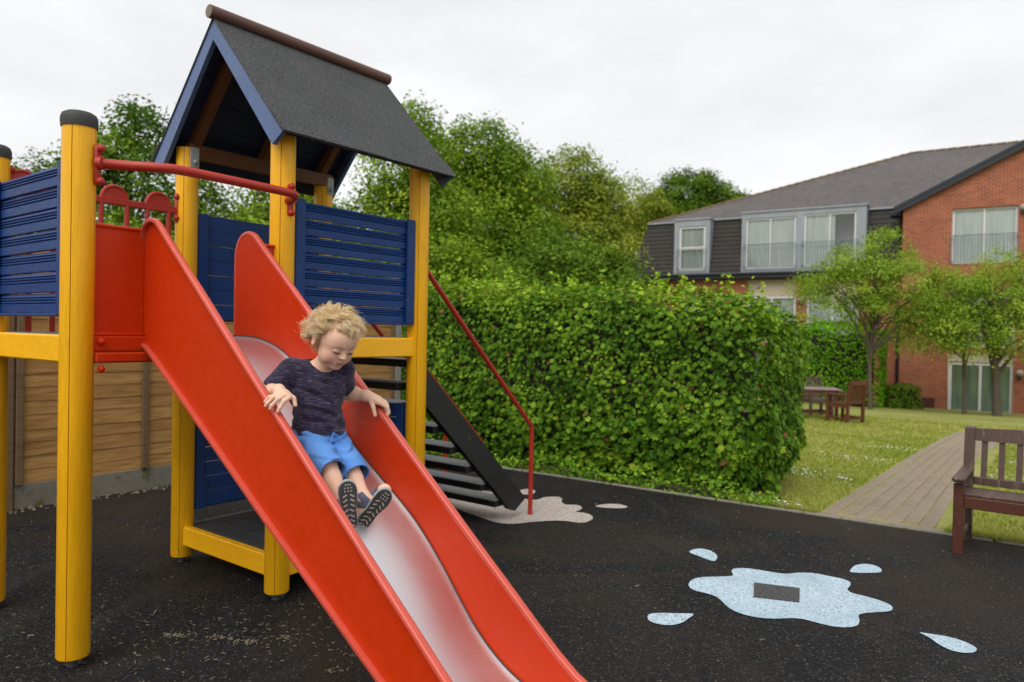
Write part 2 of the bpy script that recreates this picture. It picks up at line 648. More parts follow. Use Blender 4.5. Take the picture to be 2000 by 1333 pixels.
def tile_mat(name, c0, c1, moss, row=.22, wid=.28):
    t = NT(name, .8, .3)
    b = t.n.new('ShaderNodeTexBrick')
    b.inputs['Scale'].default_value = 1.0
    b.inputs['Brick Width'].default_value = wid
    b.inputs['Row Height'].default_value = row
    b.inputs['Mortar Size'].default_value = .016
    b.inputs['Color1'].default_value = (*c0, 1)
    b.inputs['Color2'].default_value = (*c1, 1)
    b.inputs['Mortar'].default_value = (c0[0] * .6, c0[1] * .6, c0[2] * .6, 1)
    sep = t.n.new('ShaderNodeSeparateXYZ')
    cmb = t.n.new('ShaderNodeCombineXYZ')
    t.l.new(t.tc.outputs['Object'], sep.inputs['Vector'])
    t.l.new(sep.outputs['X'], cmb.inputs['X'])
    t.l.new(t.math('ADD', sep.outputs['Z'], t.math('MULTIPLY', sep.outputs['Y'], .8)), cmb.inputs['Y'])
    t.l.new(cmb.outputs['Vector'], b.inputs['Vector'])
    n_ = t.noise(.9, 6, .65)
    n2 = t.noise(4.5, 4, .6)
    c = t.mixc(t.ramp(n_, [(.45, 0.0), (.72, .6)]), b.outputs['Color'], moss)
    c = t.mixc(.25, c, t.ramp(n2, [(.3, tuple(x * .6 for x in c0)), (.7, tuple(x * 1.5 for x in c1))]))
    t.color(c)
    t.bump(b.outputs['Fac'], -.5, .02)
    return t.m


M['roof_tile'] = tile_mat('brown_roof_tile', (.088, .080, .079), (.112, .102, .100), (.13, .115, .105))
M['slate'] = tile_mat('dark_hung_slate', (.040, .036, .035), (.055, .049, .047), (.058, .050, .036), .2, .3)
M['hip_tile'] = paint('mossy_hip_tile', (.16, .10, .06), .9, .35, None, (.24, .17, .07), .4, .52)


def glass_mat():
    t = NT('window_glass', .03, .5)
    n, l = t.n, t.l
    g = n.new('ShaderNodeBsdfGlossy'); g.inputs['Roughness'].default_value = .03
    tr = n.new('ShaderNodeBsdfTransparent'); tr.inputs['Color'].default_value = (.96, .98, .97, 1)
    fr = n.new('ShaderNodeFresnel'); fr.inputs['IOR'].default_value = 1.45
    ms = n.new('ShaderNodeMixShader')
    l.new(t.math('ADD', fr.outputs['Fac'], .03), ms.inputs['Fac'])
    l.new(tr.outputs['BSDF'], ms.inputs[1]); l.new(g.outputs['BSDF'], ms.inputs[2])
    l.new(ms.outputs['Shader'], n['Material Output'].inputs['Surface'])
    return t.m


M['glass'] = glass_mat()


def curtain_mat(name, col):
    t = NT(name, .9, .1)
    n_ = t.noise(7, 2, .5, (1, 1, .1))
    t.color(t.ramp(n_, [(.3, tuple(c * .78 for c in col)), (.7, col)]))
    return t.m


M['curtain'] = curtain_mat('net_curtain', (.90, .93, .92))
M['curtain_green'] = curtain_mat('green_curtain', (.50, .66, .58))

# ================================================================== THE SETTING
EDGE_E = Vector((.824, -.567, 0))        # along the rubber edge, to the right
EDGE_Q = Vector((.567, .824, 0))         # away from the playground


def q_of(x, y):
    return .567 * x + .824 * y - 5.66


def ground_z(x, y):
    q = q_of(x, y)
    if q <= 0: return 0.0
    return -.05 * q if q < 29 else -1.45


def eq(e, q, z=None):
    x = EDGE_E.x * e + EDGE_Q.x * (q + 5.66)
    y = EDGE_E.y * e + EDGE_Q.y * (q + 5.66)
    return (x, y, ground_z(x, y) if z is None else z)


# rubber surface
mb = MB()
mb.add([(-1.353, 7.80, 0), (8, 1.364, 0), (8, -6, 0), (-9, -6, 0), (-10.7, -4.55, 0)], [(0, 4, 3, 2, 1)])
rubber_ground = mb.build('playground_surface', M['rubber'])
tag(rubber_ground, kind='structure', label='black rubber crumb playground surface under the play tower')

# lawn sheet out to the horizon
es = [-700, -300, -150, -80, -40, -20, -10, -5, 0, 5, 10, 20, 40, 80, 150, 300, 700]
qs = [-300, -60, -20, -.3, -.02, .04, 2, 5, 10, 20, 29, 45, 90, 200, 700]
mb = MB()
for q in qs:
    for e in es:
        z = -.06 if q < -.1 else (-.012 if q < 0 else -.05 * min(q, 29))
        mb.v.append(eq(e, q, z))
for i in range(len(qs) - 1):
    for j in range(len(es) - 1):
        a = i * len(es) + j
        mb.f.append((a, a + 1, a + 1 + len(es), a + len(es)))
lawn = mb.build('lawn', M['lawn'])
tag(lawn, kind='structure', label='sloping lawn between the playground and the brick building')

# kerb strip along the rubber edge
kerb = MB()
for i in range(13):
    e0 = -6.5 + i * .92
    a, b = eq(e0, .012, 0), eq(e0 + .91, .012, 0)
    kerb.bar((a[0], a[1], -.03), (b[0], b[1], -.03), .045, .085, ch=.006)
tag(kerb.build('edging_kerb', M['concrete']), kind='structure', label='thin concrete edging between rubber and lawn')

# ------------------------------------------------------------------ rubber inlays
INLAYS = {
 'blue': [(0.949, 3.783), (0.99, 3.854), (1.049, 3.89), (1.13, 3.904), (1.2, 3.915), (1.228, 3.936), (1.24, 4.005), (1.274, 4.049), (1.344, 4.053), (1.405, 4.028), (1.462, 3.997), (1.532, 3.974), (1.608, 3.996), (1.697, 3.991), (1.757, 3.947), (1.807, 3.911), (1.827, 3.857), (1.8, 3.799), (1.762, 3.746), (1.761, 3.693), (1.804, 3.652), (1.855, 3.59), (1.873, 3.527), (1.856, 3.479), (1.819, 3.451), (1.737, 3.434), (1.674, 3.414), (1.649, 3.388), (1.626, 3.331), (1.597, 3.283), (1.556, 3.256), (1.499, 3.251), (1.451, 3.269), (1.409, 3.302), (1.367, 3.335), (1.313, 3.344), (1.243, 3.334), (1.179, 3.34), (1.122, 3.366), (1.079, 3.414), (1.059, 3.477), (1.052, 3.556), (1.037, 3.611), (1.006, 3.646), (0.962, 3.678), (0.942, 3.721)],
 'd1': [(1.088, 4.339), (1.125, 4.394), (1.174, 4.414), (1.217, 4.388), (1.237, 4.328), (1.233, 4.261), (1.205, 4.19), (1.181, 4.177), (1.149, 4.224), (1.115, 4.281)],
 'd2': [(1.909, 4.034), (1.966, 4.118), (2.016, 4.161), (2.07, 4.176), (2.105, 4.152), (2.113, 4.099), (2.095, 4.052), (2.065, 4.026), (1.991, 4.015), (1.936, 4.018)],
 'd3': [(0.87, 3.371), (0.833, 3.316), (0.793, 3.267), (0.74, 3.237), (0.686, 3.244), (0.651, 3.276), (0.647, 3.319), (0.667, 3.361), (0.723, 3.376), (0.799, 3.375)],
 'd4': [(1.836, 3.209), (1.872, 3.195), (1.931, 3.172), (1.974, 3.126), (1.989, 3.079), (1.984, 3.045), (1.952, 3.014), (1.909, 3.007), (1.869, 3.026), (1.849, 3.079), (1.847, 3.151)],
 'beige': [(-0.512, 5.7), (-0.295, 5.907), (-0.04, 5.815), (0.179, 5.617), (0.289, 5.726), (0.388, 5.742), (0.417, 5.673), (0.406, 5.568), (0.435, 5.489), (0.513, 5.483), (0.546, 5.414), (0.527, 5.33), (0.487, 5.271), (0.566, 5.229), (0.597, 5.132), (0.567, 5.027), (0.496, 4.967), (0.357, 5.012), (0.183, 4.971), (0.04, 4.907), (-0.072, 4.925), (-0.191, 5.054), (-0.35, 5.248), (-0.44, 5.431)],
 'bd': [(0.652, 5.455), (0.739, 5.528), (0.835, 5.536), (0.895, 5.461), (0.847, 5.406), (0.724, 5.409)],
 'bc': [(0.086, 5.941), (0.147, 6.009), (0.214, 5.952), (0.194, 5.835), (0.135, 5.8), (0.093, 5.842)],
}


def sheet(name, pts, z, mat, parent, sm=4):
    p = spline(pts, sm, True) if sm else pts
    area = sum(p[i][0] * p[(i + 1) % len(p)][1] - p[(i + 1) % len(p)][0] * p[i][1] for i in range(len(p)))
    if area < 0: p = p[::-1]
    m_ = MB()
    m_.add([(a, b, z) for a, b in p], [tuple(range(len(p)))])
    return m_.build(name, mat, parent)


inlay_o = sheet('splash_inlay', INLAYS['blue'], .004, M['inlay_blue'], rubber_ground)
tag(inlay_o, label='pale blue splash shape set into the black rubber')
patch = MB()
patch.prism([(1.299, 3.809), (1.512, 3.738), (1.432, 3.541), (1.228, 3.601)][::-1], 'z', .002, .009)
patch.build('rectangular_patch', M['inlay_dark'], inlay_o)
for k in ('d1', 'd2', 'd3', 'd4'):
    sheet('droplet_inlay', INLAYS[k], .004, M['inlay_blue'], rubber_ground)
tag(sheet('splash_inlay', INLAYS['beige'], .004, M['inlay_beige'], rubber_ground), label='beige splash shape under the foot of the stairs')
for k in ('bd', 'bc'):
    tag(sheet('droplet_inlay', INLAYS[k], .004, M['inlay_beige'], rubber_ground), label='beige droplet in the rubber')

# ------------------------------------------------------------------ paved path
path_dir = Vector((.575, .818, 0)).normalized()
path_side = Vector((path_dir.y, -path_dir.x, 0))
P0 = Vector((2.27, 5.33, 0))
base = MB()
pl, pr = [], []
for i in range(15):
    t = i * 1.0
    bend = .0025 * max(0, t - 5) ** 2
    c = P0 + path_dir * t + path_side * bend
    w = .80 + .02 * t
    pl.append(c); pr.append(c + path_side * w)
for a, b in zip(pl, pr):
    base.v.append((a.x, a.y, ground_z(a.x, a.y) - .012)); base.v.append((b.x, b.y, ground_z(b.x, b.y) - .012))
for i in range(14):
    base.f.append((2 * i, 2 * i + 1, 2 * i + 3, 2 * i + 2))
path = base.build('garden_path', M['soil'])
tag(path, kind='structure', label='brown block paved path leading across the lawn')


def path_pt(t, w):
    bend = .0025 * max(0, t - 5) ** 2
    c = P0 + path_dir * t + path_side * (bend + w)
    return Vector((c.x, c.y, ground_z(c.x, c.y)))


tilt = math.atan(.05)
prot = Matrix((path_dir, -path_side, Vector((0, 0, 1)))).transposed().to_euler()
blk = {}
for nm, sx, sy in (('long', .205, .098), ('cross', .098, .200), ('slab', .30, .245)):
    m_ = MB(); m_.box((0, 0, 0), (sx, sy, .05), None, .005)
    blk[nm] = m_.mesh('paving_block', M['paver'])


def put_block(kind, t, w, dz=0.0):
    p = path_pt(t, w)
    o = link('paving_block', blk[kind], path, (p.x, p.y, p.z - .017 + dz + RNG.uniform(-.003, .003)), (0, 0, 0))
    o.rotation_euler = prot
    o.rotation_euler.y += tilt * .9 + RNG.uniform(-.006, .006)
    o.rotation_euler.z += RNG.uniform(-.01, .01)


for k in range(8):                                   # header row at the rubber edge
    put_block('cross', .07, .06 + k * .103)
far_blocks = MB()
t = .23
row = 0
while t < 12.2:
    nin = 7 if t < 8 else 8
    for k in range(nin):
        w_ = .056 + k * .1035 + (.012 if k else 0)
        tt = t + (.103 if k % 2 else 0)
        if t < 7.4:
            put_block('long', tt, w_)
        else:
            p = path_pt(tt, w_)
            far_blocks.box(p + Vector((0, 0, -.017)), (.201, .098, .05), prot.to_matrix())
    t += .2075
    row += 1
tag(far_blocks.build('far_paving', M['paver'], path), kind='stuff')

# ------------------------------------------------------------------ fence
fd = Vector((.605, .796, 0)); fn = Vector((.796, -.605, 0))      # along; towards the playground
F0 = Vector((-3.48, 5.0, 0))
fence = empty('timber_fence', F0, math.atan2(fd.y, fd.x))
tag(fence, 'tan overlapping board fence on concrete gravel boards behind the tower', 'fence')
# local: x along, -y towards the playground
def waney(L, seed):
    r = random.Random(seed)
    m_ = MB()
    n = 9
    vs_, fs = [], []
    for i in range(n):
        x = L * i / (n - 1)
        lowz = r.uniform(-.010, .006)
        vs_ += [(x, -.016, lowz), (x, -.010, .115), (x, .0, .115), (x, -.004, lowz)]
    for i in range(n - 1):
        a, b = 4 * i, 4 * (i + 1)
        for k in range(4):
            k2 = (k + 1) % 4
            fs.append((a + k, b + k, b + k2, a + k2))
    fs += [(0, 1, 2, 3), (4 * n - 1, 4 * n - 2, 4 * n - 3, 4 * n - 4)]
    return m_.add(vs_, fs)


boards = [waney(1.75, s).mesh('board', M['fence']) for s in range(6)]
gb = MB().box((.875, 0, .07), (1.75, .05, .20), None, .006).mesh('gravel_board', M['concrete'])
postm = MB().box((0, 0, .95), (.09, .10, 2.1), None, .01).mesh('post', M['post_concrete'])
batm = MB().box((0, 0, .93), (.045, .03, 1.68), None, .004).mesh('batten', M['batten'])
for k in range(-2, 2):
    x0 = k * 1.83 + .04
    link('gravel_board', gb, fence, (x0, 0, 0))
    for i in range(17):
        link('board', boards[RNG.randrange(6)], fence, (x0, -.006 + (.001 if i % 2 else 0), .168 + i * .097))
    for bx_ in (.03, .90, 1.72):
        link('batten', batm, fence, (x0 + bx_, -.034, .08))
woodm = MB().box((0, 0, .95), (.075, .09, 1.95), None, .008).mesh('post', M['batten'])
for k in range(-2, 3):
    link('post', postm if k == 2 else woodm, fence, (k * 1.83, 0, 0))
peb = MB()
for i in range(420):
    x = RNG.uniform(-3.5, 3.6); y = -RNG.uniform(.035, .15)
    p = F0 + fd * x + fn * (-y)
    s = RNG.uniform(.008, .02)
    peb.box((p.x, p.y, s * .25), (s * 1.5, s, s * .8), Euler((RNG.random(), RNG.random(), RNG.random() * 3)).to_matrix(), s * .25)
tag(peb.build('gravel', M['litter']), 'loose gravel along the foot of the fence', 'gravel', kind='stuff')

# ================================================================== THE PLAY TOWER
TB = Vector((-1.1072, 3.4727, 0))
TN = Vector((.7963, -.6049, 0)); TD = Vector((.6049, .7963, 0))
TROT = math.atan2(TN.y, TN.x)
tower = empty('play_tower', TB, TROT)
tag(tower, 'yellow, blue and red wooden play tower with pitched felt roof, slide and stairs', 'play tower')
L1, L2, W = .9006, .9203, .873
PR = .058


def local_to_world(n, s, z):
    return TB + TN * n + TD * s + Vector((0, 0, z))


def post_mesh(z0, z1, name='post'):
    m_ = MB()
    ang = []
    for k in range(4):
        g = math.pi / 4 + k * math.pi / 2
        ang += [(g - .030, 1.0), (g, .955), (g + .030, 1.0)]
        for j in range(1, 7):
            ang.append((g + .030 + (math.pi / 2 - .06) * j / 7, 1.0))
    n = len(ang)
    zs = [(z0, .94), (z0 + .006, 1.0), (z1, 1.0)]
    for z, sc in zs:
        for a, r in ang:
            m_.v.append((PR * r * sc * math.cos(a), PR * r * sc * math.sin(a), z))
    for i in range(len(zs) - 1):
        for k in range(n):
            m_.f.append((i * n + k, i * n + (k + 1) % n, (i + 1) * n + (k + 1) % n, (i + 1) * n + k))
    m_.f.append(tuple(range(n - 1, -1, -1)))
    m_.f.append(tuple(2 * n + k for k in range(n)))
    me = m_.mesh(name, M['yellow'], 30)
    me.materials.append(M['groove'])
    for pidx, p in enumerate(me.polygons):
        if len(p.vertices) == 4:
            k = pidx % n
            if k % 9 in (0, 1):
                p.material_index = 1
    return me


PTS = {'B': (0, 0), 'E': (0, -L1), 'C': (0, L2), 'A': (-W, 0), 'F': (-W, -L1), 'D': (-W, L2)}
tall = post_mesh(.035, 2.272)
low = post_mesh(.035, 2.050)
foot = MB().tube([(0, 0, -.02), (0, 0, .05)], .024, 12)
foot.ball((.03, .012, .018), .012, 6, 4); foot.ball((-.03, -.012, .018), .012, 6, 4)
footm = foot.mesh('steel_foot', M['metal_foot'], 40)
capm = MB()
prof = [(.062, 2.040), (.064, 2.058), (.0635, 2.075), (.058, 2.090), (.045, 2.098), (.02, 2.101), (.001, 2.102)]
for r_, z_ in prof:
    for k in range(24):
        a = 2 * math.pi * k / 24
        capm.v.append((r_ * math.cos(a), r_ * math.sin(a), z_))
for i in range(len(prof) - 1):
    for k in range(24):
        capm.f.append((i * 24 + k, i * 24 + (k + 1) % 24, (i + 1) * 24 + (k + 1) % 24, (i + 1) * 24 + k))
capme = capm.mesh('post_cap', M['cap'], 50)
brk = MB().box((0, 0, 2.275), (.05, .008, .11), None, .002)
brk.ball((0, .008, 2.25), .014, 8, 5)
brkm = brk.mesh('roof_bracket', M['bracket'], 40)
for k, (x, y) in PTS.items():
    me = tall if k in 'ABCD' else low
    p = link('post', me, tower, (x, y, 0))
    link('steel_foot', footm, p)
    if k in 'EF':
        link('post_cap', capme, p)
    if k in 'AD':
        o = link('roof_bracket', brkm, p, (.058, .010, -.055), (0, 0, -math.pi / 2))

# beams of the frame ---------------------------------------------------
def beam(a, b, z0, z1, w=.045, name='beam', mat='yellow_beam'):
    m_ = MB()
    a, b = Vector((*a, 0)), Vector((*b, 0))
    dd = (b - a).normalized()
    a2, b2 = a + dd * (PR * .80), b - dd * (PR * .80)
    zc = (z0 + z1) / 2
    m_.bar((a2.x, a2.y, zc), (b2.x, b2.y, zc), w, z1 - z0, ch=.006)
    return m_.build(name, M[mat], tower)


DK0, DK1 = 1.150, 1.256
for a, b in (('F', 'E'), ('B', 'C'), ('A', 'D'), ('F', 'A'), ('C', 'D'), ('A', 'B')):
    beam(PTS[a], PTS[b], DK0, DK1)
for a, b, w_ in (('A', 'B', 'yellow_beam'), ('B', 'C', 'yellow_beam'), ('C', 'D', 'lowfloor'), ('D', 'A', 'lowfloor')):
    beam(PTS[a], PTS[b], .100, .203, mat=w_)
# deck boards
dk = MB().box((0, 0, 0), (.806, .092, .026), None, .003).mesh('deck_board', M['deck'])
for i in range(19):
    link('deck_board', dk, tower, (-W / 2, -L1 + .07 + i * .0945, 1.246))
lf = MB().box((0, 0, 0), (.79, .112, .022), None, .003).mesh('floor_board', M['lowfloor'])
for i in range(7):
    link('floor_board', lf, tower, (-W / 2, .095 + i * .1155, .188))

# blue slatted panels ----------------------------------------------------
prof_slat = [(-.011, .003), (-.011, .036), (-.0045, .041), (-.011, .0445), (-.011, .048), (-.0045, .0530), (-.011, .0565), (-.011, .059), (-.0045, .0640), (-.0105, .0675), (-.004, .0790), (.010, .0815), (.0105, .002), (-.008, 0)]


def slat_mesh(L):
    return MB().prism([(a, b) for a, b in prof_slat][::-1], 'x', .0, L).mesh('slat', M['blue'])


def panel(loc, rz, L, z0, rows, pitch=.0832, inner_batten=True):
    m_ = MB()
    top = z0 + rows * pitch
    for x in (.031, L - .031):
        m_.box((x, -.0215, (z0 + top) / 2), (.060, .021, top - z0 + .012), None, .005)
        if inner_batten:
            m_.box((x, .0215, (z0 + top) / 2), (.060, .021, top - z0 + .012), None, .005)
        for zz in (z0 + .05, (z0 + top) / 2, top - .05):
            m_.box((x, -.0325, zz), (.012, .003, .012))
    m_.box((L / 2, -.014, z0 - .004), (L - .13, .02, .012), None, .003)
    o = m_.build('side_panel', M['blue'], tower)
    o.location = loc; o.rotation_euler = (0, 0, rz)
    sm = slat_mesh(L)
    for i in range(rows):
        link('slat', sm, o, (0, RNG.uniform(-.0015, .0015), z0 + i * pitch + .002), (RNG.uniform(-.02, .02), RNG.uniform(-.002, .002), 0))
    return o


panel((0, PR * .93, 0), math.pi / 2, L2 - PR * 1.86, 1.338, 7)
panel((-W + PR * .93, -L1, 0), 0, W - PR * 1.86, 1.338, 7)
panel((-W, L2 - PR * .93, 0), -math.pi / 2, L2 - PR * 1.86, 1.338, 7)
panel((-W, L2 - PR * .93, 0), -math.pi / 2, L2 - PR * 1.86, .285, 8)
lp = panel((-.075, L2, 0), math.pi, W - .15, .285, 7)

# railing between F and A ------------------------------------------------
rail = MB()
rail.box((-W, -L1 / 2, 1.925), (.022, L1 - PR * 1.9, .034), None, .004)
for zz in (1.885, 2.0):
    for yy in (-PR - .004, -L1 + PR + .004):
        rail.ball((-W + .010, yy, zz), .016, 8, 5)
for yy in (-PR - .002, -L1 + PR + .002):
    rail.box((-W, yy, 1.94), (.03, .008, .16), None, .003)
railo = rail.build('railing', M['red_rail'], tower, 40)
bal = MB().tube([(0, 0, 1.25), (0, 0, 1.92)], .0125, 10).mesh('baluster', M['red_rail'], 40)
for s_ in (-.10, -.215, -.32, -.445, -.54, -.66, -.76):
    link('baluster', bal, railo, (-W, s_, 0))
disc = MB()
npts = 14
ring = [(math.cos(math.pi * i / npts), math.sin(math.pi * i / npts)) for i in range(npts + 1)]
disc.prism([(.058 * a, .058 * b) for a, b in ring], 'x', -.005, .005)
disc.tube([(0, .062 * a, .062 * b) for a, b in ring], .010, 8)
discm = disc.mesh('half_disc', M['red_rail'], 40)
for s_ in (-.158, -.382, -.600, -.790):
    link('half_disc', discm, railo, (-W, s_, 1.940))

# grab rail over the slide entry --------------------------------------------
gr = MB()
pts = spline([(.045, -L1 + .052, 1.913), (.085, -.78, 1.913), (.150, -.70, 1.913), (.190, -.62, 1.914), (.192, -.50, 1.914), (.182, -.30, 1.914), (.176, -.12, 1.913), (.160, -.055, 1.912), (.115, -.022, 1.908), (.055, -.008, 1.900)], 5)
gr.tube(pts, .0195, 12)
grab = gr.build('grab_rail', M['red_rail'], tower, 45)
for (x, y, rz) in ((.050, -L1 + .045, math.radians(42)), (.060, 0, 0)):
    m_ = MB()
    m_.prism([(.015 * math.cos(a), 1.905 + (.062 if math.sin(a) > 0 else -.062) + .015 * math.sin(a)) for a in [math.pi * 2 * i / 16 for i in range(16)]][::-1], 'x', -.006, .006)
    for zz in (-.062, .062):
        m_.ball((.012, 0, 1.905 + zz), .0165, 10, 6)
    m_.tube([(0, 0, 1.911), (.02, 0, 1.911)], .026, 12)
    o = m_.build('bracket', M['red_rail'], grab, 40)
    o.location = (x, y, 0); o.rotation_euler = (0, 0, rz)

# ------------------------------------------------------------------ slide
S_NEAR, S_FAR = -.659, -.245
slide = MB()
slide.bar((.02, -L1 + PR * .8, 1.226), (.02, -PR * .8, 1.226), .03, .058, ch=.004)
slide.bar((.034, -L1 + PR * .8, 1.172), (.034, -PR * .8, 1.172), .045, .040, ch=.006)
slide.ball((.045, -L1 + .07, 1.235), .015, 8, 5)
slide.ball((.045, -L1 + .07, 1.128), .015, 8, 5)
slide_o = slide.build('slide', M['red'], tower, 35)
for s0, s1 in ((-L1 + PR * .8, S_NEAR), (S_FAR + .006, -PR * .8)):
    m_ = MB()
    m_.box((.014, (s0 + s1) / 2, (1.258 + 1.680) / 2), (.008, s1 - s0, 1.680 - 1.258), None, .002)
    m_.tube([(.016, s0, 1.681), (.016, s1, 1.681)], .009, 8)
    m_.box((.022, (s0 + s1) / 2, 1.262), (.016, s1 - s0, .012), None, .003)
    m_.build('entry_panel', M['red'], slide_o, 40)

top_e = [(.004, 1.225), (.004, 1.40), (.004, 1.60), (.010, 1.645), (.030, 1.688), (.060, 1.709), (.095, 1.716), (.130, 1.705), (.165, 1.678), (.245, 1.6075), (.50, 1.389), (.742, 1.180), (.95, 1.003), (1.254, .744), (1.553, .492), (1.833, .268), (2.02, .205), (2.12, .185), (2.165, .165), (2.175, .13)]
low_e = [(.004, 1.225), (.010, 1.224), (.016, 1.223), (.022, 1.222), (.030, 1.220), (.05, 1.214), (.08, 1.198), (.12, 1.172), (.165, 1.143), (.265, 1.077), (.50, .920), (.742, .757), (.874, .668), (1.12, .508), (1.433, .304), (1.70, .140), (1.88, .085), (2.02, .075), (2.12, .08), (2.175, .10)]
perim = spline(top_e, 4)[:-1] + spline(low_e, 4)[::-1]


def side_wall(s_in, sgn):
    te, le = spline(top_e, 4), spline(low_e, 4)
    m_ = MB()
    n = len(te)
    for y in (s_in, s_in + sgn * .006):
        for a, b in zip(te, le):
            m_.v.append((a[0], y, a[1])); m_.v.append((b[0], y, b[1]))
    for i in range(n - 1):
        q = (2 * i, 2 * i + 1, 2 * i + 3, 2 * i + 2)
        m_.f.append(q if sgn < 0 else q[::-1])
        q = tuple(2 * n + k for k in q)
        m_.f.append(q[::-1] if sgn < 0 else q)
    w = m_.build('side_wall', M['red'], slide_o)
    # folded lip round the edge: a rounded channel turned outwards
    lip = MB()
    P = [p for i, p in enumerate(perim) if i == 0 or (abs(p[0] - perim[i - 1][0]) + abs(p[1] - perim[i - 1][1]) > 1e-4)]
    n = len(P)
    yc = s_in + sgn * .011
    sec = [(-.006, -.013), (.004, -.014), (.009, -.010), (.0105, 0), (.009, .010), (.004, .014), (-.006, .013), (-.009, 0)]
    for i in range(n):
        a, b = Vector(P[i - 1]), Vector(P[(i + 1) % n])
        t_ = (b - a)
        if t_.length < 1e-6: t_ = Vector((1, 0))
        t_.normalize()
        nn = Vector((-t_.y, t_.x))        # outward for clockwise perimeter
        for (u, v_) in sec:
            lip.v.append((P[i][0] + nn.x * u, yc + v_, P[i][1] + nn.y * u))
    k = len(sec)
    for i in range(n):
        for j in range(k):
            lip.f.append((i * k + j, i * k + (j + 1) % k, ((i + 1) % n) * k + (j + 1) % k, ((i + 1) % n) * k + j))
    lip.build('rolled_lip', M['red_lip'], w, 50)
    return w


side_wall(S_NEAR + .006, -1)
side_wall(S_FAR, 1)

bed = [(-.02, 1.250), (.08, 1.250), (.17, 1.245), (.25, 1.232), (.34, 1.205), (.42, 1.166), (.52, 1.092), (.66, .982), (.80, .872), (.93, .777), (1.05, .697), (1.15, .625), (1.23, .553), (1.31, .468), (1.385, .380), (1.46, .300), (1.54, .237), (1.63, .190), (1.76, .155), (1.92, .138), (2.15, .130)]
BED = spline(bed, 4)


def bed_z(n):
    for a, b in zip(BED, BED[1:]):
        if a[0] <= n <= b[0]:
            return a[1] + (b[1] - a[1]) * (n - a[0]) / (b[0] - a[0])
    return BED[-1][1]


m_ = MB()
cols = [(S_NEAR + .006, .010), (S_NEAR + .014, .003), (S_NEAR + .030, 0), (-.55, 0), (-.452, 0), (-.35, 0), (S_FAR - .030, 0), (S_FAR - .014, .003), (S_FAR, .010)]
for x, z in BED:
    for y, dz in cols:
        m_.v.append((x, y, z + dz))
nc = len(cols)
for i in range(len(BED) - 1):
    for j in range(nc - 1):
        m_.f.append((i * nc + j, (i + 1) * nc + j, (i + 1) * nc + j + 1, i * nc + j + 1))
m_.build('slide_bed', M['steel'], slide_o, 'all')
for s_ in (S_NEAR + .008, S_FAR - .003):
    MB().tube([(x, s_, z + .011) for x, z in BED[::2]], .0022, 5).build('edge_seam', M['metal_foot'], slide_o)
# legs at the foot of the slide
for s_ in (S_NEAR + .03, S_FAR - .03):
    MB().tube([(2.0, s_, .135), (2.0, s_, 0)], .02, 10).build('slide_leg', M['metal_foot'], slide_o, 40)

# ------------------------------------------------------------------ roof
RZ, RX = 2.842, -W / 2
EN, EZ = .150, 2.196                     # eave
sl = Vector((EN - RX, EZ - RZ)); SLN = sl.length; sl.normalize()
roof = MB()
roof.tube([(RX, -.137, 2.868), (RX, 1.065, 2.872)], .033, 16)
roof_o = roof.build('roof', M['pole'], tower, 40)
tag(roof_o, label='brown round ridge pole over two felted slopes')
m_ = MB()
m_.tube([(RX, -.1375, 2.868), (RX, -.1385, 2.868)], .030, 16)
m_.build('pole_end', M['pole_end'], roof_o)


def slope_slab(side, a0, a1, off, th, s0, s1, sag=0.0, n=1):
    """slab on one slope: from distance a0 to a1 down the slope, lifted off"""
    m_ = MB()
    sgn = 1 if side > 0 else -1
    nrm = Vector((-sl.y, sl.x))
    rows = 8 if n > 1 else 1
    for i in range(rows + 1):
        s_ = s0 + (s1 - s0) * i / rows
        for (a, o_) in ((a0, off), (a1, off), (a1, off + th), (a0, off + th)):
            dz = -sag * math.sin(math.pi * i / rows) * (a / SLN) if sag else 0
            p = Vector((RX, RZ)) + sl * a + nrm * (o_ + dz)
            m_.v.append((RX + sgn * (p.x - RX), s_, p.y))
    for i in range(rows):
        for k in range(4):
            k2 = (k + 1) % 4
            m_.f.append((4 * i + k, 4 * i + k2, 4 * i + 4 + k2, 4 * i + 4 + k))
    m_.f.append((3, 2, 1, 0)); e = 4 * rows
    m_.f.append((e, e + 1, e + 2, e + 3))
    return m_


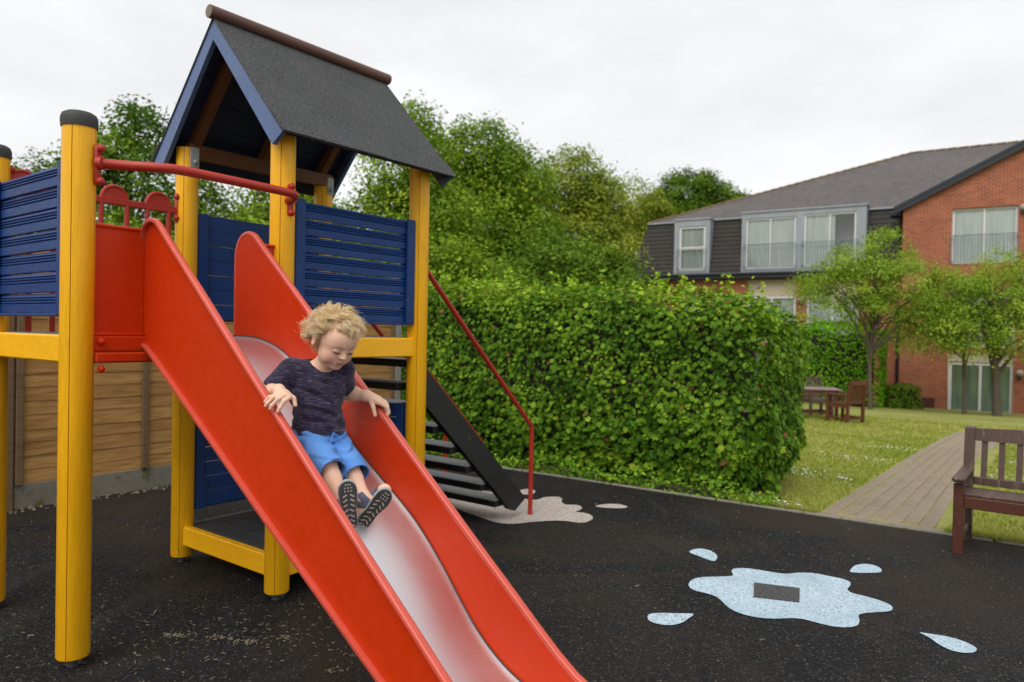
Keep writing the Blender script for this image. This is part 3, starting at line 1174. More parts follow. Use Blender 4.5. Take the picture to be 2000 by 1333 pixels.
for side in (1, -1):
    for k in range(6):
        a0 = .004 + k * (SLN - .01) / 6
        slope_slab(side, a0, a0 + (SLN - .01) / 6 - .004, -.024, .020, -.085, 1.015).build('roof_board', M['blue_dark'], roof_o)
    slope_slab(side, -.005, SLN + .012, -.002, .005, -.118, 1.045, .006, 8).build('roofing_felt', M['felt'], roof_o)
    slope_slab(side, SLN - .125, SLN + .018, .0045, .010, -.121, .50).build('felt_strip', M['felt'], roof_o)
    slope_slab(side, SLN - .122, SLN + .019, .0048, .008, .504, 1.048).build('felt_strip', M['felt'], roof_o)
    for s_ in (-.100, 1.030):
        sg = side
        def pt(a, o_):
            p = Vector((RX, RZ)) + sl * a + Vector((-sl.y, sl.x)) * o_
            return (RX + sg * (p.x - RX), p.y)
        cut = .100 * (sl.x / -sl.y) if True else 0
        poly = [(RX, RZ - .006), pt(SLN + .004, -.004), pt(SLN - .012, -.094), (RX, pt(.0, -.098)[1] - .040)]
        m_ = MB().prism(poly if sg > 0 else poly[::-1], 'y', s_ - .012, s_ + .012)
        m_.build('bargeboard', M['barge'], roof_o)
    for s_ in (.03, .46, .88):
        p0 = Vector((RX, RZ)) + Vector((-sl.y, sl.x)) * -.055 + sl * .05
        p1 = p0 + sl * (SLN - .16)
        MB().bar((RX + side * (p0.x - RX), s_, p0.y), (RX + side * (p1.x - RX), s_, p1.y), .045, .058, up=(0, 0, 1)).build('rafter', M['rafter'], roof_o)
    xx = 0.0 if side > 0 else -W
    xi = xx - side * .035
    if side < 0:
        MB().bar((xi, -.02, 2.255), (xi, 0.95, 2.255), .04, .075).build('wall_plate', M['rafter'], roof_o)

# ------------------------------------------------------------------ stairs
stair = MB()


def stringer(n0, n1):
    m_ = MB()
    m_.prism([(.935, 1.175), (.935, .955), (1.90, .075), (1.955, .055), (2.07, .120), (2.045, .155)], 'x', n0, n1)
    return m_


so = stringer(-.083, -.040).build('staircase', M['black_wood'], tower)
tag(so, label='black timber staircase with open treads and red handrails')
stringer(-.833, -.790).build('stringer', M['black_wood'], so)
tz = [(1.075 + (.850 - z_) * 1.10, z_) for z_ in (.990, .850, .708, .562, .418, .276, .140)]
trd = MB().box((0, 0, 0), (.706, .172, .040), None, .005).mesh('tread', M['black_wood'])
trt = MB().box((0, 0, .0225), (.700, .166, .004), None, .001).mesh('tread_surface', M['tread'])
for s_, z_ in [(.965, 1.125)] + tz:
    t_ = link('tread', trd, so, (-.4365, s_ + .015, z_ - .020))
# grey walking faces, colour brightened for the sky they reflect
for s_, z_ in [(.965, 1.125)] + tz:
    link('tread_surface', trt, so, (-.4365, s_ + .015, z_ - .020))
for nn, ext in ((-.022, 0), (-.85, 0)):
    m_ = MB()
    foot_n = nn
    pts = spline([(nn, .95, 1.715), (nn, 1.03, 1.638), (nn, 1.30, 1.385), (nn, 1.70, 1.012), (nn, 2.06, .678), (nn, 2.107, .615), (nn, 2.112, .53), (nn, 2.112, .30), (nn, 2.112, -.02)], 5)
    m_.tube(pts, .0165, 10)
    m_.build('handrail', M['red_rail'], so, 45)
m_ = MB()
m_.tube([(-.062, .97, 1.160), (-.062, 1.62, .562)], .008, 6)
m_.build('edge_strip', M['red_rail'], so, 45)
for zz, ss in ((.60, .02), (.58, -.03), (.545, .0)):
    MB().ball((.010, L2 - .055 + ss * .3, zz), .011, 8, 5).build('bolt', M['yellow'], tower, True)

# ================================================================== THE BRICK BUILDING
BX = Vector((.8403, -.5421, 0)); BY = Vector((.5421, .8403, 0))
bld = empty('brick_building', (6.6, 36.0, -1.5), math.atan2(BX.y, BX.x))
tag(bld, 'red brick building with grey mansard roof, dormers and gabled wing beyond the lawn', 'building')
ZB = 1.5


def facade(name, u0, u1, z0, z1, y, holes, mat, depth=.14, top=None):
    """wall in the plane y with real openings; top(u) gives a sloping upper edge"""
    us = sorted({u0, u1, *[h[0] for h in holes], *[h[1] for h in holes]})
    zs = sorted({z0, z1, *[h[2] for h in holes], *[h[3] for h in holes]})
    m_ = MB()
    for a, b in zip(us, us[1:]):
        for c, d_ in zip(zs, zs[1:]):
            if any(h[0] <= a and b <= h[1] and h[2] <= c and d_ <= h[3] for h in holes):
                continue
            m_.add([(a, y, c + ZB), (b, y, c + ZB), (b, y, d_ + ZB), (a, y, d_ + ZB)], [(0, 1, 2, 3)])
    if top:
        m_.add([(u0, y, z1 + ZB), (u1, y, z1 + ZB)] + [(u, y, z + ZB) for u, z in top], [tuple(range(2 + len(top)))])
    for (a, b, c, d_) in holes:
        m_.add([(a, y, c + ZB), (b, y, c + ZB), (b, y, d_ + ZB), (a, y, d_ + ZB), (a, y + depth, c + ZB), (b, y + depth, c + ZB), (b, y + depth, d_ + ZB), (a, y + depth, d_ + ZB)],
               [(0, 1, 5, 4), (1, 2, 6, 5), (2, 3, 7, 6), (3, 0, 4, 7)])
    return m_.build(name, M[mat], bld)


def window(u0, u1, z0, z1, y, panes=2, fw=.07, cur='curtain', gap=0.0, transom=None):
    c = MB()
    z0 += ZB; z1 += ZB
    yy = y
    c.box(((u0 + u1) / 2, yy, z1 - fw / 2), (u1 - u0, .07, fw), None, .006)
    c.box(((u0 + u1) / 2, yy, z0 + fw / 2), (u1 - u0, .07, fw), None, .006)
    for u in (u0 + fw / 2, u1 - fw / 2):
        c.box((u, yy + .001, (z0 + z1) / 2), (fw, .068, z1 - z0 - 2 * fw), None, .006)
    w = (u1 - u0) / panes
    for k in range(1, panes):
        c.box((u0 + w * k, yy - .004, (z0 + z1) / 2), (fw * .8, .076, z1 - z0 - 2 * fw), None, .006)
    if transom:
        c.box(((u0 + u1) / 2, yy - .003, transom + ZB), (u1 - u0 - 2 * fw, .074, fw * 1.2), None, .006)
    wo = c.build('window', M['white_frame'], bld)
    for k in range(panes):
        a = u0 + w * k + (fw if k == 0 else fw * .4); b = u0 + w * (k + 1) - (fw if k == panes - 1 else fw * .4)
        p = MB().box(((a + b) / 2, yy + .012, (z0 + z1) / 2), (b - a, .008, z1 - z0 - 2 * fw))
        p.build('pane', M['glass'], wo)
    # pleated curtain
    cu = MB()
    n = int((u1 - u0) / .03)
    L = u1 - u0 - gap
    for i in range(n + 1):
        u = u0 + L * i / n
        yo = yy + .075 + .010 * math.sin(i * 1.15) + .006 * math.sin(i * .37)
        cu.v.append((u, yo, z0)); cu.v.append((u, yo, z1))
    for i in range(n):
        cu.f.append((2 * i, 2 * i + 2, 2 * i + 3, 2 * i + 1))
    cu.build('curtain', M[cur], wo, 'all')
    r = MB()
    r.add([(u0, yy + .05, z0), (u1, yy + .05, z0), (u1, yy + .05, z1), (u0, yy + .05, z1), (u0, yy + 1.0, z0), (u1, yy + 1.0, z0), (u1, yy + 1.0, z1), (u0, yy + 1.0, z1)],
          [(4, 5, 6, 7), (0, 4, 7, 3), (1, 2, 6, 5), (0, 1, 5, 4), (3, 7, 6, 2)])
    r.build('room', M['room'], wo)
    return wo


def balcony(u0, u1, z0, h, y):
    m_ = MB()
    z0 += ZB
    for z in (z0 + .05, z0 + h):
        m_.box(((u0 + u1) / 2, y, z), (u1 - u0, .03, .03))
    n = int((u1 - u0) / .11)
    for i in range(n + 1):
        u = u0 + (u1 - u0) * i / n
        m_.box((u, y, z0 + h / 2), (.016, .016, h - .05))
    for u in (u0 + .04, u1 - .04):
        for z in (z0 + .1, z0 + h - .08):
            m_.box((u, y + .07, z), (.03, .14, .03))
    m_.build('balcony_railing', M['railing'], bld)


# main block --------------------------------------------------------------
gf = [(4.95, 7.06), (7.50, 9.62)]
holes = [(a, b, 1.08, 3.90) for a, b in gf] + [(a, b, -1.48, .62) for a, b in gf] + [(1.7, 3.0, 1.6, 3.2)]
facade('main_wall', -.2, 11.3, -1.6, 4.12, 0.0, holes, 'brick')
MB().add([(-.2, 0, 0), (-.2, 10, 0), (-.2, 10, 5.6), (-.2, 0, 5.6)], [(0, 3, 2, 1)]).build('end_wall', M['brick'], bld)
for a, b in gf:
    m_ = MB().box(((a + b) / 2, .10, 3.525 + ZB), (b - a, .06, .75))
    ro = m_.build('render_panel', M['render'], bld)
    arc = MB()
    n = 16
    R_ = (b - a) / 2 - .12
    for i in range(n):
        t0, t1 = math.pi * i / n, math.pi * (i + 1) / n
        arc.bar(((a + b) / 2 + R_ * math.cos(t0), .066, 3.10 + ZB + .66 * math.sin(t0)), ((a + b) / 2 + R_ * math.cos(t1), .066, 3.10 + ZB + .66 * math.sin(t1)), .016, .035, up=(0, 1, 0))
    arc.build('arch_moulding', M['render'], ro)
    window(a, b, 1.08, 3.15, .11, 2, .10)
    window(a, b, -1.48, .62, .11, 2, .10, 'curtain_green')
window(1.7, 3.0, 1.6, 3.2, .11, 2)
MB().box((5.4, -.16, 4.06 + ZB), (11.9, .36, .20), None, .02).build('eaves_fascia', M['fascia'], bld)
MB().tube([(-.55, -.36, 4.19 + ZB), (11.2, -.36, 4.19 + ZB)], .06, 8).build('gutter', M['fascia'], bld, True)

# mansard: hung slates leaning back, broken by the dormers
MZ0, MZ1, MY0, MY1 = 4.17, 6.80, -.22, .38


def mansard(u0, u1, left_lean=0.0):
    m_ = MB()
    m_.add([(u0 - left_lean, MY0, MZ0 + ZB), (u1, MY0, MZ0 + ZB), (u1, MY1, MZ1 + ZB), (u0, MY1, MZ1 + ZB)], [(0, 1, 2, 3)])
    # shadow lines of the courses
    rows = 13
    for i in range(1, rows):
        t = i / rows
        z = MZ0 + (MZ1 - MZ0) * t; y = MY0 + (MY1 - MY0) * t
        m_.box(((u0 + u1) / 2 - left_lean * (1 - t) / 2, y - .012, z + ZB), (u1 - u0 + left_lean * (1 - t), .03, .03), Euler((-.22, 0, 0)).to_matrix())
    m_.build('hung_slates', M['slate'], bld)


mansard(-.10, 1.52, .72)
mansard(3.19, 4.72)
mansard(9.80, 11.3)
MB().add([(-.82, MY0, MZ0 + ZB), (-.10, MY1, MZ1 + ZB), (-.10, 9.6, MZ1 + ZB), (-.82, 10.2, MZ0 + ZB)], [(0, 1, 2, 3)]).build('end_slates', M['slate'], bld)


def dormer(u0, u1, z1, wins):
    holes = [(a, b, c, d_) for a, b, c, d_ in wins]
    d0 = facade('dormer', u0, u1, 4.17, z1, -.24, holes, 'lead', .10)
    m_ = MB()
    for u in (u0, u1):
        m_.add([(u, -.24, 4.17 + ZB), (u, .9, 4.17 + ZB), (u, .9, z1 + ZB), (u, -.24, z1 + ZB)], [(0, 1, 2, 3)])
    m_.build('cheek', M['lead'], d0)
    MB().box(((u0 + u1) / 2, .20, z1 + .03 + ZB), (u1 - u0 + .10, .98, .07), None, .01).build('dormer_top', M['lead'], d0)


dormer(1.48, 3.21, 6.80, [(1.71, 3.01, 4.40, 6.50)])
dormer(4.68, 9.84, 6.92, [(4.87, 7.04, 4.40, 6.66), (7.37, 9.46, 4.42, 6.70)])
window(1.71, 3.01, 4.40, 6.50, -.16, 1, .11, 'curtain', 0, 5.45)
window(4.87, 7.04, 4.40, 6.66, -.16, 2, .08)
window(7.37, 9.46, 4.42, 6.70, -.16, 2, .08, 'curtain', .85)
balcony(1.66, 3.06, 4.40, 1.02, -.36)
balcony(4.80, 7.10, 4.40, 1.08, -.36)
balcony(7.30, 9.60, 4.40, 1.08, -.36)
MB().box((.70, MY1 - .03, MZ1 + .02 + ZB), (1.7, .16, .07), None, .01).build('lead_flashing', M['lead'], bld)
MB().box((3.95, MY1 - .03, MZ1 + .02 + ZB), (1.5, .16, .07), None, .01).build('lead_flashing', M['lead'], bld)
MB().box((10.55, MY1 - .03, MZ1 + .02 + ZB), (1.5, .16, .07), None, .01).build('lead_flashing', M['lead'], bld)

# upper roof with hip
RU, RYB, RZT = 11.07, 5.0, 10.08
ro = MB()
e0, e1 = (-.16, .28, 6.84 + ZB), (23, .28, 6.84 + ZB)
r0, r1 = (RU, RYB, RZT + ZB), (23, RYB, RZT + ZB)
b0, b1 = (-.16, 9.7, 6.84 + ZB), (23, 9.7, 6.84 + ZB)
ro.add([e0, e1, r1, r0, b0, b1], [(0, 1, 2, 3), (4, 0, 3), (5, 4, 3, 2)])
roofm = ro.build('roof', M['roof_tile'], bld)
hip = MB()
nseg = 34
for i in range(nseg):
    a = Vector(e0).lerp(Vector(r0), i / nseg); b = Vector(e0).lerp(Vector(r0), (i + .96) / nseg)
    hip.tube([a + Vector((0, 0, -.01)), b + Vector((0, 0, .02))], .062, 8)
for i in range(26):
    a = Vector(r0).lerp(Vector(r1), i / 26); b = Vector(r0).lerp(Vector(r1), (i + .96) / 26)
    hip.tube([a, b + Vector((0, 0, .02))], .062, 8)
hip.build('hip_tiles', M['hip_tile'], roofm, True)

# gabled wing ----------------------------------------------------------------
WY = -1.0
gh = [(12.94, 15.04, 4.28, 6.40), (12.94, 15.04, 1.08, 3.20), (12.92, 15.02, -1.48, .86)]
gh2 = [(17.0, 19.1, 4.28, 6.40), (17.0, 19.1, 1.08, 3.20), (17.0, 19.1, -1.48, .86)]
facade('wing_wall', 11.26, 20.8, -1.6, 6.60, WY, gh + gh2, 'brick', .18, [(20.8, 6.60), (16.03, 9.05), (11.26, 6.60)][0:3])
MB().add([(11.26, WY, 0), (11.26, 0.4, 0), (11.26, 0.4, 8.1), (11.26, WY, 8.1)], [(0, 1, 2, 3)]).build('return_wall', M['brick'], bld)
for hs in (gh, gh2):
    u0, u1 = hs[0][0], hs[0][1]
    window(u0, u1, 4.28, 6.40, WY + .14, 2, .09)
    balcony(u0 - .03, u1 + .03, 4.28, 1.08, WY - .03)
    window(u0, u1, 1.08, 3.20, WY + .14, 2, .10)
    window(u0, u1, -1.48, .50, WY + .14, 2, .12, 'curtain_green')
    MB().box(((u0 + u1) / 2, WY + .10, .68 + ZB), (u1 - u0 - .01, .06, .35)).build('render_panel', M['render'], bld)
wr = MB()
for sg in (-1, 1):
    a = (16.03 + sg * 5.05, 6.50); b = (16.03, 9.09)
    wr.add([(a[0], WY - .22, a[1] + ZB), (b[0], WY - .22, b[1] + ZB), (b[0], 6, b[1] + ZB), (a[0], 6, a[1] + ZB)], [(0, 1, 2, 3)])
wrm = wr.build('wing_roof', M['roof_tile'], bld)
for sg in (-1, 1):
    MB().bar((16.03 + sg * 5.06, WY - .17, 6.47 + ZB), (16.03, WY - .17, 9.06 + ZB), .05, .27, up=(0, 0, 1)).build('bargeboard', M['fascia'], wrm)
MB().box((10.98, -.55, 6.36 + ZB), (.42, .9, .16), None, .02).build('box_gutter', M['fascia'], bld)
MB().tube([(11.08, -.08, .0), (11.08, -.08, 2.6 + ZB)], .055, 10).build('drainpipe', M['fascia'], bld, 40)
v = MB().box((12.06, WY - .015, -1.165 + ZB), (.90, .03, .45))
for i in range(5):
    v.box((12.06, WY - .035, -1.34 + .09 * i + ZB), (.86, .02, .02), Euler((.5, 0, 0)).to_matrix())
v.build('wall_vent', M['vent'], bld)
for (u, y, z) in ((15.22, WY - .14, .16), (15.20, WY - .14, 6.28), (7.28, -.14, 3.0)):
    lm = MB().ball((u, y, z + ZB), .13, 14, 9)
    lo = lm.build('wall_lamp', M['lampglass'], bld, True)
    MB().box((u, y + .04, z - .18 + ZB), (.10, .16, .12), None, .01).build('lamp_bracket', M['fascia'], lo)

# ================================================================== VEGETATION
def basis(nrm):
    nrm = nrm / np.linalg.norm(nrm, axis=1, keepdims=True)
    ref = np.where(np.abs(nrm[:, 2:3]) < .9, np.array([[0, 0, 1.]]), np.array([[1., 0, 0]]))
    u = np.cross(ref, nrm); u /= np.linalg.norm(u, axis=1, keepdims=True)
    return u, np.cross(nrm, u), nrm


def leaves(cent, nrm, size, shape, spin=None, fold=.12):
    """shape: (k,2) outline; returns verts, faces"""
    N = len(cent); k = len(shape)
    u, w, nn = basis(nrm)
    a = NPR.uniform(0, 2 * np.pi, N) if spin is None else spin
    ca, sa = np.cos(a)[:, None], np.sin(a)[:, None]
    uu = u * ca + w * sa; ww = -u * sa + w * ca
    sx = shape[:, 0][None, :, None]; sy = shape[:, 1][None, :, None]
    v = cent[:, None, :] + size[:, None, None] * (uu[:, None, :] * sx + ww[:, None, :] * sy + nn[:, None, :] * (-np.abs(sx) * fold - sy * sy * fold))
    return v.reshape(-1, 3), np.arange(N * k).reshape(N, k)


MAPLE = np.array([(0, -.45), (.22, -.40), (.5, -.14), (.29, .02), (.40, .34), (.14, .24), (0, .58), (-.14, .24), (-.40, .34), (-.29, .02), (-.5, -.14), (-.22, -.40)])
OVAL = np.array([(0, -.5), (.24, -.2), (.26, .12), (0, .5), (-.26, .12), (-.24, -.2)])
RHOMB = np.array([(0, -.5), (.27, 0), (0, .5), (-.27, 0)])


def lump(p, seed, f=3.0):
    r = np.random.default_rng(seed)
    o = np.zeros(len(p))
    for i in range(7):
        k = r.normal(size=3) * f * (1 + i * .45); ph = r.uniform(0, 6.28)
        o += np.sin(p @ k + ph) / (1 + i * .5)
    return o / 3.0


# ------------------------------------------------------------------ the big hedge
HO = Vector((2.09, 5.79, 0))                 # front right corner; local a runs left, b runs back
ha = -EDGE_E; hb = EDGE_Q
HL, HD = 4.18, 1.28


def hedge_pt(a, b, z):
    A = np.array(HO)[None, :] + np.outer(a, np.array(ha)) + np.outer(b, np.array(hb))
    A[:, 2] += z - .05 * np.clip(b + .2, 0, None)
    return A


def hedge_top(a):
    return 1.72 + .050 * np.clip(a, 0, 5)


def sample_hedge(N, inner):
    face = NPR.choice(4, N, p=[.50, .24, .22, .04])
    a = NPR.uniform(0, HL, N); b = NPR.uniform(0, HD, N); z = NPR.uniform(.03, 1, N)
    nrm = np.zeros((N, 3))
    A3, B3 = np.array(ha), np.array(hb)
    f0 = face == 0; b[f0] = 0; nrm[f0] = -B3
    f1 = face == 1; z[f1] = 1; nrm[f1] = (0, 0, 1)
    f2 = face == 2; a[f2] = 0; nrm[f2] = -A3
    f3 = face == 3; a[f3] = HL; nrm[f3] = A3
    zt = hedge_top(a)
    zz = z * zt
    # round the corners: pull in near the top edge and near the right end
    t = np.clip((zz / zt - .80) / .20, 0, 1)
    tb = np.clip(1 - b / .30, 0, 1); ta = np.clip(1 - a / .45, 0, 1)
    in_b = np.where(f0, .20 * t ** 2, 0) + np.where(f2, 0, .16 * ta ** 2 * (1 - b / HD))
    in_a = np.where(f2, .30 * t ** 2, 0)
    dz = np.where(f1, -.10 * tb ** 2 - .24 * ta ** 2, 0) - np.where(f0 | f2, .10 * t * ta + .05 * t, 0)
    # undercut at the base
    und = np.clip(1 - zz / .38, 0, 1)
    in_b += np.where(f0, .17 * und, 0); in_a += np.where(f2, .16 * und, 0)
    nrm[f0] += np.outer(t[f0] * .9, [0, 0, 1]); nrm[f2] += np.outer(t[f2] * .9, [0, 0, 1])
    nrm[f0] += np.outer((.6 * ta[f0]), -A3)
    p = hedge_pt(a + in_a, b + in_b, zz + dz)
    nrm /= np.linalg.norm(nrm, axis=1, keepdims=True)
    d_ = lump(p, 3, 2.6) * .060 + lump(p, 5, 7.0) * .045 - np.abs(NPR.normal(0, inner, N))
    p = p + nrm * d_[:, None]
    p[:, 2] = np.maximum(p[:, 2], .02)
    return p, nrm, d_


def droop(nrm, amount, up=.35):
    n_ = nrm + NPR.normal(0, amount, nrm.shape)
    n_[:, 2] += up
    return n_


hedge = empty('maple_hedge', (HO.x, HO.y, 0), 0)
tag(hedge, 'big clipped green hedge of lobed leaves behind the play stairs', 'hedge')
p, nrm, d_ = sample_hedge(27000, .095)
cl = lump(p, 9, 4.0)
size = (.026 + .038 * NPR.random(len(p)) ** 1.7) * (1 + .8 * np.clip(.8 - p[:, 2], 0, 1))
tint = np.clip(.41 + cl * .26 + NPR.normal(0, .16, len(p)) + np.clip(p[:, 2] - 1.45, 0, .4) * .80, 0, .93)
tint[NPR.random(len(p)) < .010] = 1.0
big = np.argsort(-(size - .02 * np.abs(d_ - .05) - np.where(np.linalg.norm(p[:, :2] - np.array([1.2, 6.2]), axis=1) < 1.4, 0, .05)))[:300]
keep = np.ones(len(p), bool); keep[big] = False
off = np.array([HO.x, HO.y, 0])
dn = droop(nrm, .42)
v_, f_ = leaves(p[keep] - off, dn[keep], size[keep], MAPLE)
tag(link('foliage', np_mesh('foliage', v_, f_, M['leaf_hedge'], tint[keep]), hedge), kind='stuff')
# new bright shoots standing above the clipped top
sh, shf, sht, nb = [], [], [], 0
for i in range(70):
    a = np.array([NPR.uniform(.1, HL)]); b = np.array([NPR.uniform(.0, HD * .8)])
    base_p = hedge_pt(a, b, hedge_top(a) - .06 - .2 * np.clip(1 - a / .45, 0, 1) ** 2)[0]
    Ls = NPR.uniform(.05, .19)
    k = int(5 + Ls * 40)
    c = base_p[None, :] + np.outer(np.linspace(.1, 1, k) * Ls, [0, 0, 1.0]) + NPR.normal(0, .022, (k, 3))
    vv, ff = leaves(c - off, NPR.normal(0, 1, (k, 3)) + [0, 0, 1], NPR.uniform(.028, .05, k), MAPLE)
    sh.append(vv); shf.append(ff + nb); nb += len(vv); sht.append(np.clip(NPR.normal(.80, .08, k), 0, .93))
tag(link('new_shoots', np_mesh('new_shoots', np.vstack(sh), np.vstack(shf), M['leaf_hedge'], np.concatenate(sht)), hedge), kind='stuff')
variants = []
for k in range(5):
    vv, ff = leaves(np.zeros((1, 3)), np.array([[0, 0, 1.]]), np.array([1.0]), MAPLE, np.array([0.0]), .10 + .05 * k)
    variants.append(np_mesh('leaf', vv, ff, M['leaf_hedge'], np.array([.25 + .13 * k])))
uu, ww, nn_ = basis(dn[big])
for j, i in enumerate(big):
    o = link('leaf', variants[j % 5], hedge, tuple(p[i] - off))
    R_ = Matrix((Vector(uu[j]), Vector(ww[j]), Vector(nn_[j]))).transposed() @ Matrix.Rotation(NPR.uniform(0, 6.28), 3, 'Z')
    o.rotation_euler = R_.to_euler()
    o.scale = (float(size[i]),) * 3
# solid dark core stops see-through; its colour stands for shade between leaves
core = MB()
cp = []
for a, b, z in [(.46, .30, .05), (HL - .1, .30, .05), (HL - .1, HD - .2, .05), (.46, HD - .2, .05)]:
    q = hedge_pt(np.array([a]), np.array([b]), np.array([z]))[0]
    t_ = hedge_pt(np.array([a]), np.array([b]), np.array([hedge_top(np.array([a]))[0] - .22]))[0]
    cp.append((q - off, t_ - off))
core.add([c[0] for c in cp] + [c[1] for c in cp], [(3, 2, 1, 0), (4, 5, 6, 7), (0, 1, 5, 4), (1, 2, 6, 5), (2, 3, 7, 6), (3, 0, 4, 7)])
core.build('dark_core', M['bark_dark'], hedge)
tw = MB()
for i in range(120):
    a, b = RNG.uniform(.15, HL - .1), RNG.uniform(.28, .55)
    q = hedge_pt(np.array([a]), np.array([b]), np.array([0.0]))[0] - off
    top_ = hedge_pt(np.array([a + RNG.uniform(-.25, .25)]), np.array([b + RNG.uniform(-.12, .1)]), np.array([RNG.uniform(.5, 1.5)]))[0] - off
    mid = (q + top_) / 2 + np.array([RNG.uniform(-.05, .05), RNG.uniform(-.05, .05), 0])
    tw.tube([q, mid, top_], [.010, .007, .003], 5)
tag(tw.build('twigs', M['bark'], hedge), kind='stuff')

# weeds and ivy along the foot of the hedge
gcp = []
for i in range(2300):
    e = NPR.uniform(-5.9, -1.45); q = abs(NPR.normal(.02, .12)) + .0
    x, y, z = eq(e, q)
    gcp.append((x, y, max(.01, NPR.normal(.05, .045) * (1 + .4 * math.sin(e * 5)))))
gcp = np.array(gcp)
vv, ff = leaves(gcp, NPR.normal(0, .5, gcp.shape) + [-.2, -.3, .8], NPR.uniform(.018, .05, len(gcp)), MAPLE)
gt = np.clip(NPR.normal(.48, .2, len(gcp)), 0, .93)
tag(link('ground_cover', np_mesh('ground_cover', vv, ff, M['leaf_hedge'], gt)), 'low weeds and ivy growing along the foot of the hedge', 'weeds', kind='stuff')
soil = MB()
sv = []
for i in range(24):
    e = -5.95 + i * .192
    w = .42 + .08 * math.sin(i * 1.7) - (.25 if i > 21 else 0)
    for q in (.03, w):
        x, y, z = eq(e, q)
        soil.v.append((x, y, z + .010))
for i in range(23):
    soil.f.append((2 * i, 2 * i + 2, 2 * i + 3, 2 * i + 1))
tag(soil.build('soil_strip', M['soil']), kind='structure', label='bare soil strip under the hedge')


# ------------------------------------------------------------------ trees
def tree(name, label, cat, x, y, blobs, mat, leaf=.16, dens=1.0, seed=0, group=None, trunk_r=.16, shape=RHOMB, bark='bark_dark', clus=.40, open_=0.0, zbase=None, lean=(0, 0)):
    """blobs: (dx, dy, z, rx, rz) in metres about the trunk, z absolute"""
    r = np.random.default_rng(seed)
    z0 = ground_z(x, y) if zbase is None else zbase
    root = empty(name, (x, y, z0))
    tag(root, label, cat, group)
    tr = MB()
    zmid = np.mean([b[2] for b in blobs]); ztop = max(b[2] for b in blobs)
    h = zmid - z0
    spine = spline([(0, 0, -.1), (lean[0] * .3 + r.normal(0, .05), lean[1] * .3, h * .35), (lean[0] * .7, lean[1] * .7 + r.normal(0, .08), h * .7), (lean[0], lean[1], h * 1.02), (lean[0] * 1.1, lean[1], (ztop - z0) * .98)], 3)
    rad = [trunk_r * (1 - .86 * i / (len(spine) - 1)) for i in range(len(spine))]
    tr.tube(spine, rad, 8)
    for (dx, dy, z, rx, rz) in blobs:
        for k in range(4):
            t = r.uniform(.35, .9)
            i0 = int(t * (len(spine) - 1) * .8)
            a = np.array(spine[i0])
            e = np.array([dx, dy, z - z0]) + r.normal(0, .45, 3) * np.array([rx, rx, rz])
            m1 = a * .55 + e * .45 + np.array([0, 0, .12 * np.linalg.norm(e - a)]) + r.normal(0, .08, 3)
            tr.tube(spline([a, m1, e], 3), [rad[i0] * s_ for s_ in (.55, .5, .42, .34, .26, .18, .09)], 6)
    tr.build('trunk', M[bark], root, 60)
    C, NN, T = [], [], []
    for (dx, dy, z, rx, rz) in blobs:
        ncl = int(34 * dens * (rx * rx * rz) ** .62) + 6
        dirs = r.normal(size=(ncl, 3)); dirs /= np.linalg.norm(dirs, axis=1, keepdims=True)
        rr = r.uniform(.50, 1.02, ncl) ** .7
        cc = np.array([dx, dy, z - z0]) + dirs * rr[:, None] * np.array([rx, rx, rz])
        for c, dd in zip(cc, dirs):
            if r.random() < open_: continue
            nl = int(r.uniform(80, 125))
            q = r.normal(size=(nl, 3)) * np.array([clus, clus, clus * .55]) * r.uniform(.6, 1.15)
            q[:, 2] -= .25 * (q[:, 0] ** 2 + q[:, 1] ** 2) / clus
            C.append(c + q)
            nn = r.normal(0, .48, (nl, 3)) + dd * .6 + [0, 0, .6]
            NN.append(nn)
            base_t = .47 + .22 * r.normal()
            T.append(np.clip(base_t + r.normal(0, .13, nl), 0, 1))
    C, NN, T = np.vstack(C), np.vstack(NN), np.concatenate(T)
    global NPR
    sv, NPR = NPR, r
    vv, ff = leaves(C, NN, r.uniform(.65, 1.25, len(C)) * leaf * .88, shape)
    NPR = sv
    tag(link('crown', np_mesh('crown', vv, ff, M[mat], T), root), kind='stuff')
    return root


GT = 'trees behind the playground'
tree('ash_tree', 'thin feathery tree top at the far left edge', 'tree', -14.6, 20.5, [(0, 0, 4.0, 1.5, 1.7), (.8, .3, 5.2, 1.0, 1.0), (-1.0, 0, 5.4, 1.2, 1.3)], 'leaf_tree_dark', .15, .62, 21, GT, .12, OVAL, open_=.3, clus=.34)
tree('ash_tree', 'loose feathery tree rising just right of the capped yellow post', 'tree', -10.6, 20.0, [(0, 0, 5.0, 1.7, 1.7), (.25, 0, 6.6, .75, 1.0), (-1.0, .3, 5.6, .9, 1.0), (1.3, .2, 4.6, 1.2, 1.4), (0, 0, 3.0, 2.0, 1.4)], 'leaf_tree_dark', .15, .8, 22, GT, .14, OVAL, open_=.2, clus=.36)
tree('broad_tree', 'broad green tree seen between the two front roof posts', 'tree', -7.4, 22.5, [(0, 0, 3.6, 2.6, 2.0), (1.6, .4, 3.0, 1.9, 1.9), (-1.6, 0, 2.8, 2.0, 1.8), (.2, .4, 5.0, 1.6, 1.2)], 'leaf_tree', .17, 1.0, 23, GT, .2)
tree('tall_tree', 'light green tree topping out beside the felt roof', 'tree', -3.3, 22.0, [(0, 0, 6.2, 1.4, 1.6), (.2, .2, 7.6, .7, .8), (.6, 0, 4.6, 1.9, 1.6), (-1.0, .5, 4.4, 1.6, 1.6), (.2, 0, 2.6, 2.0, 1.5)], 'leaf_tree', .16, .95, 24, GT, .18, open_=.12)
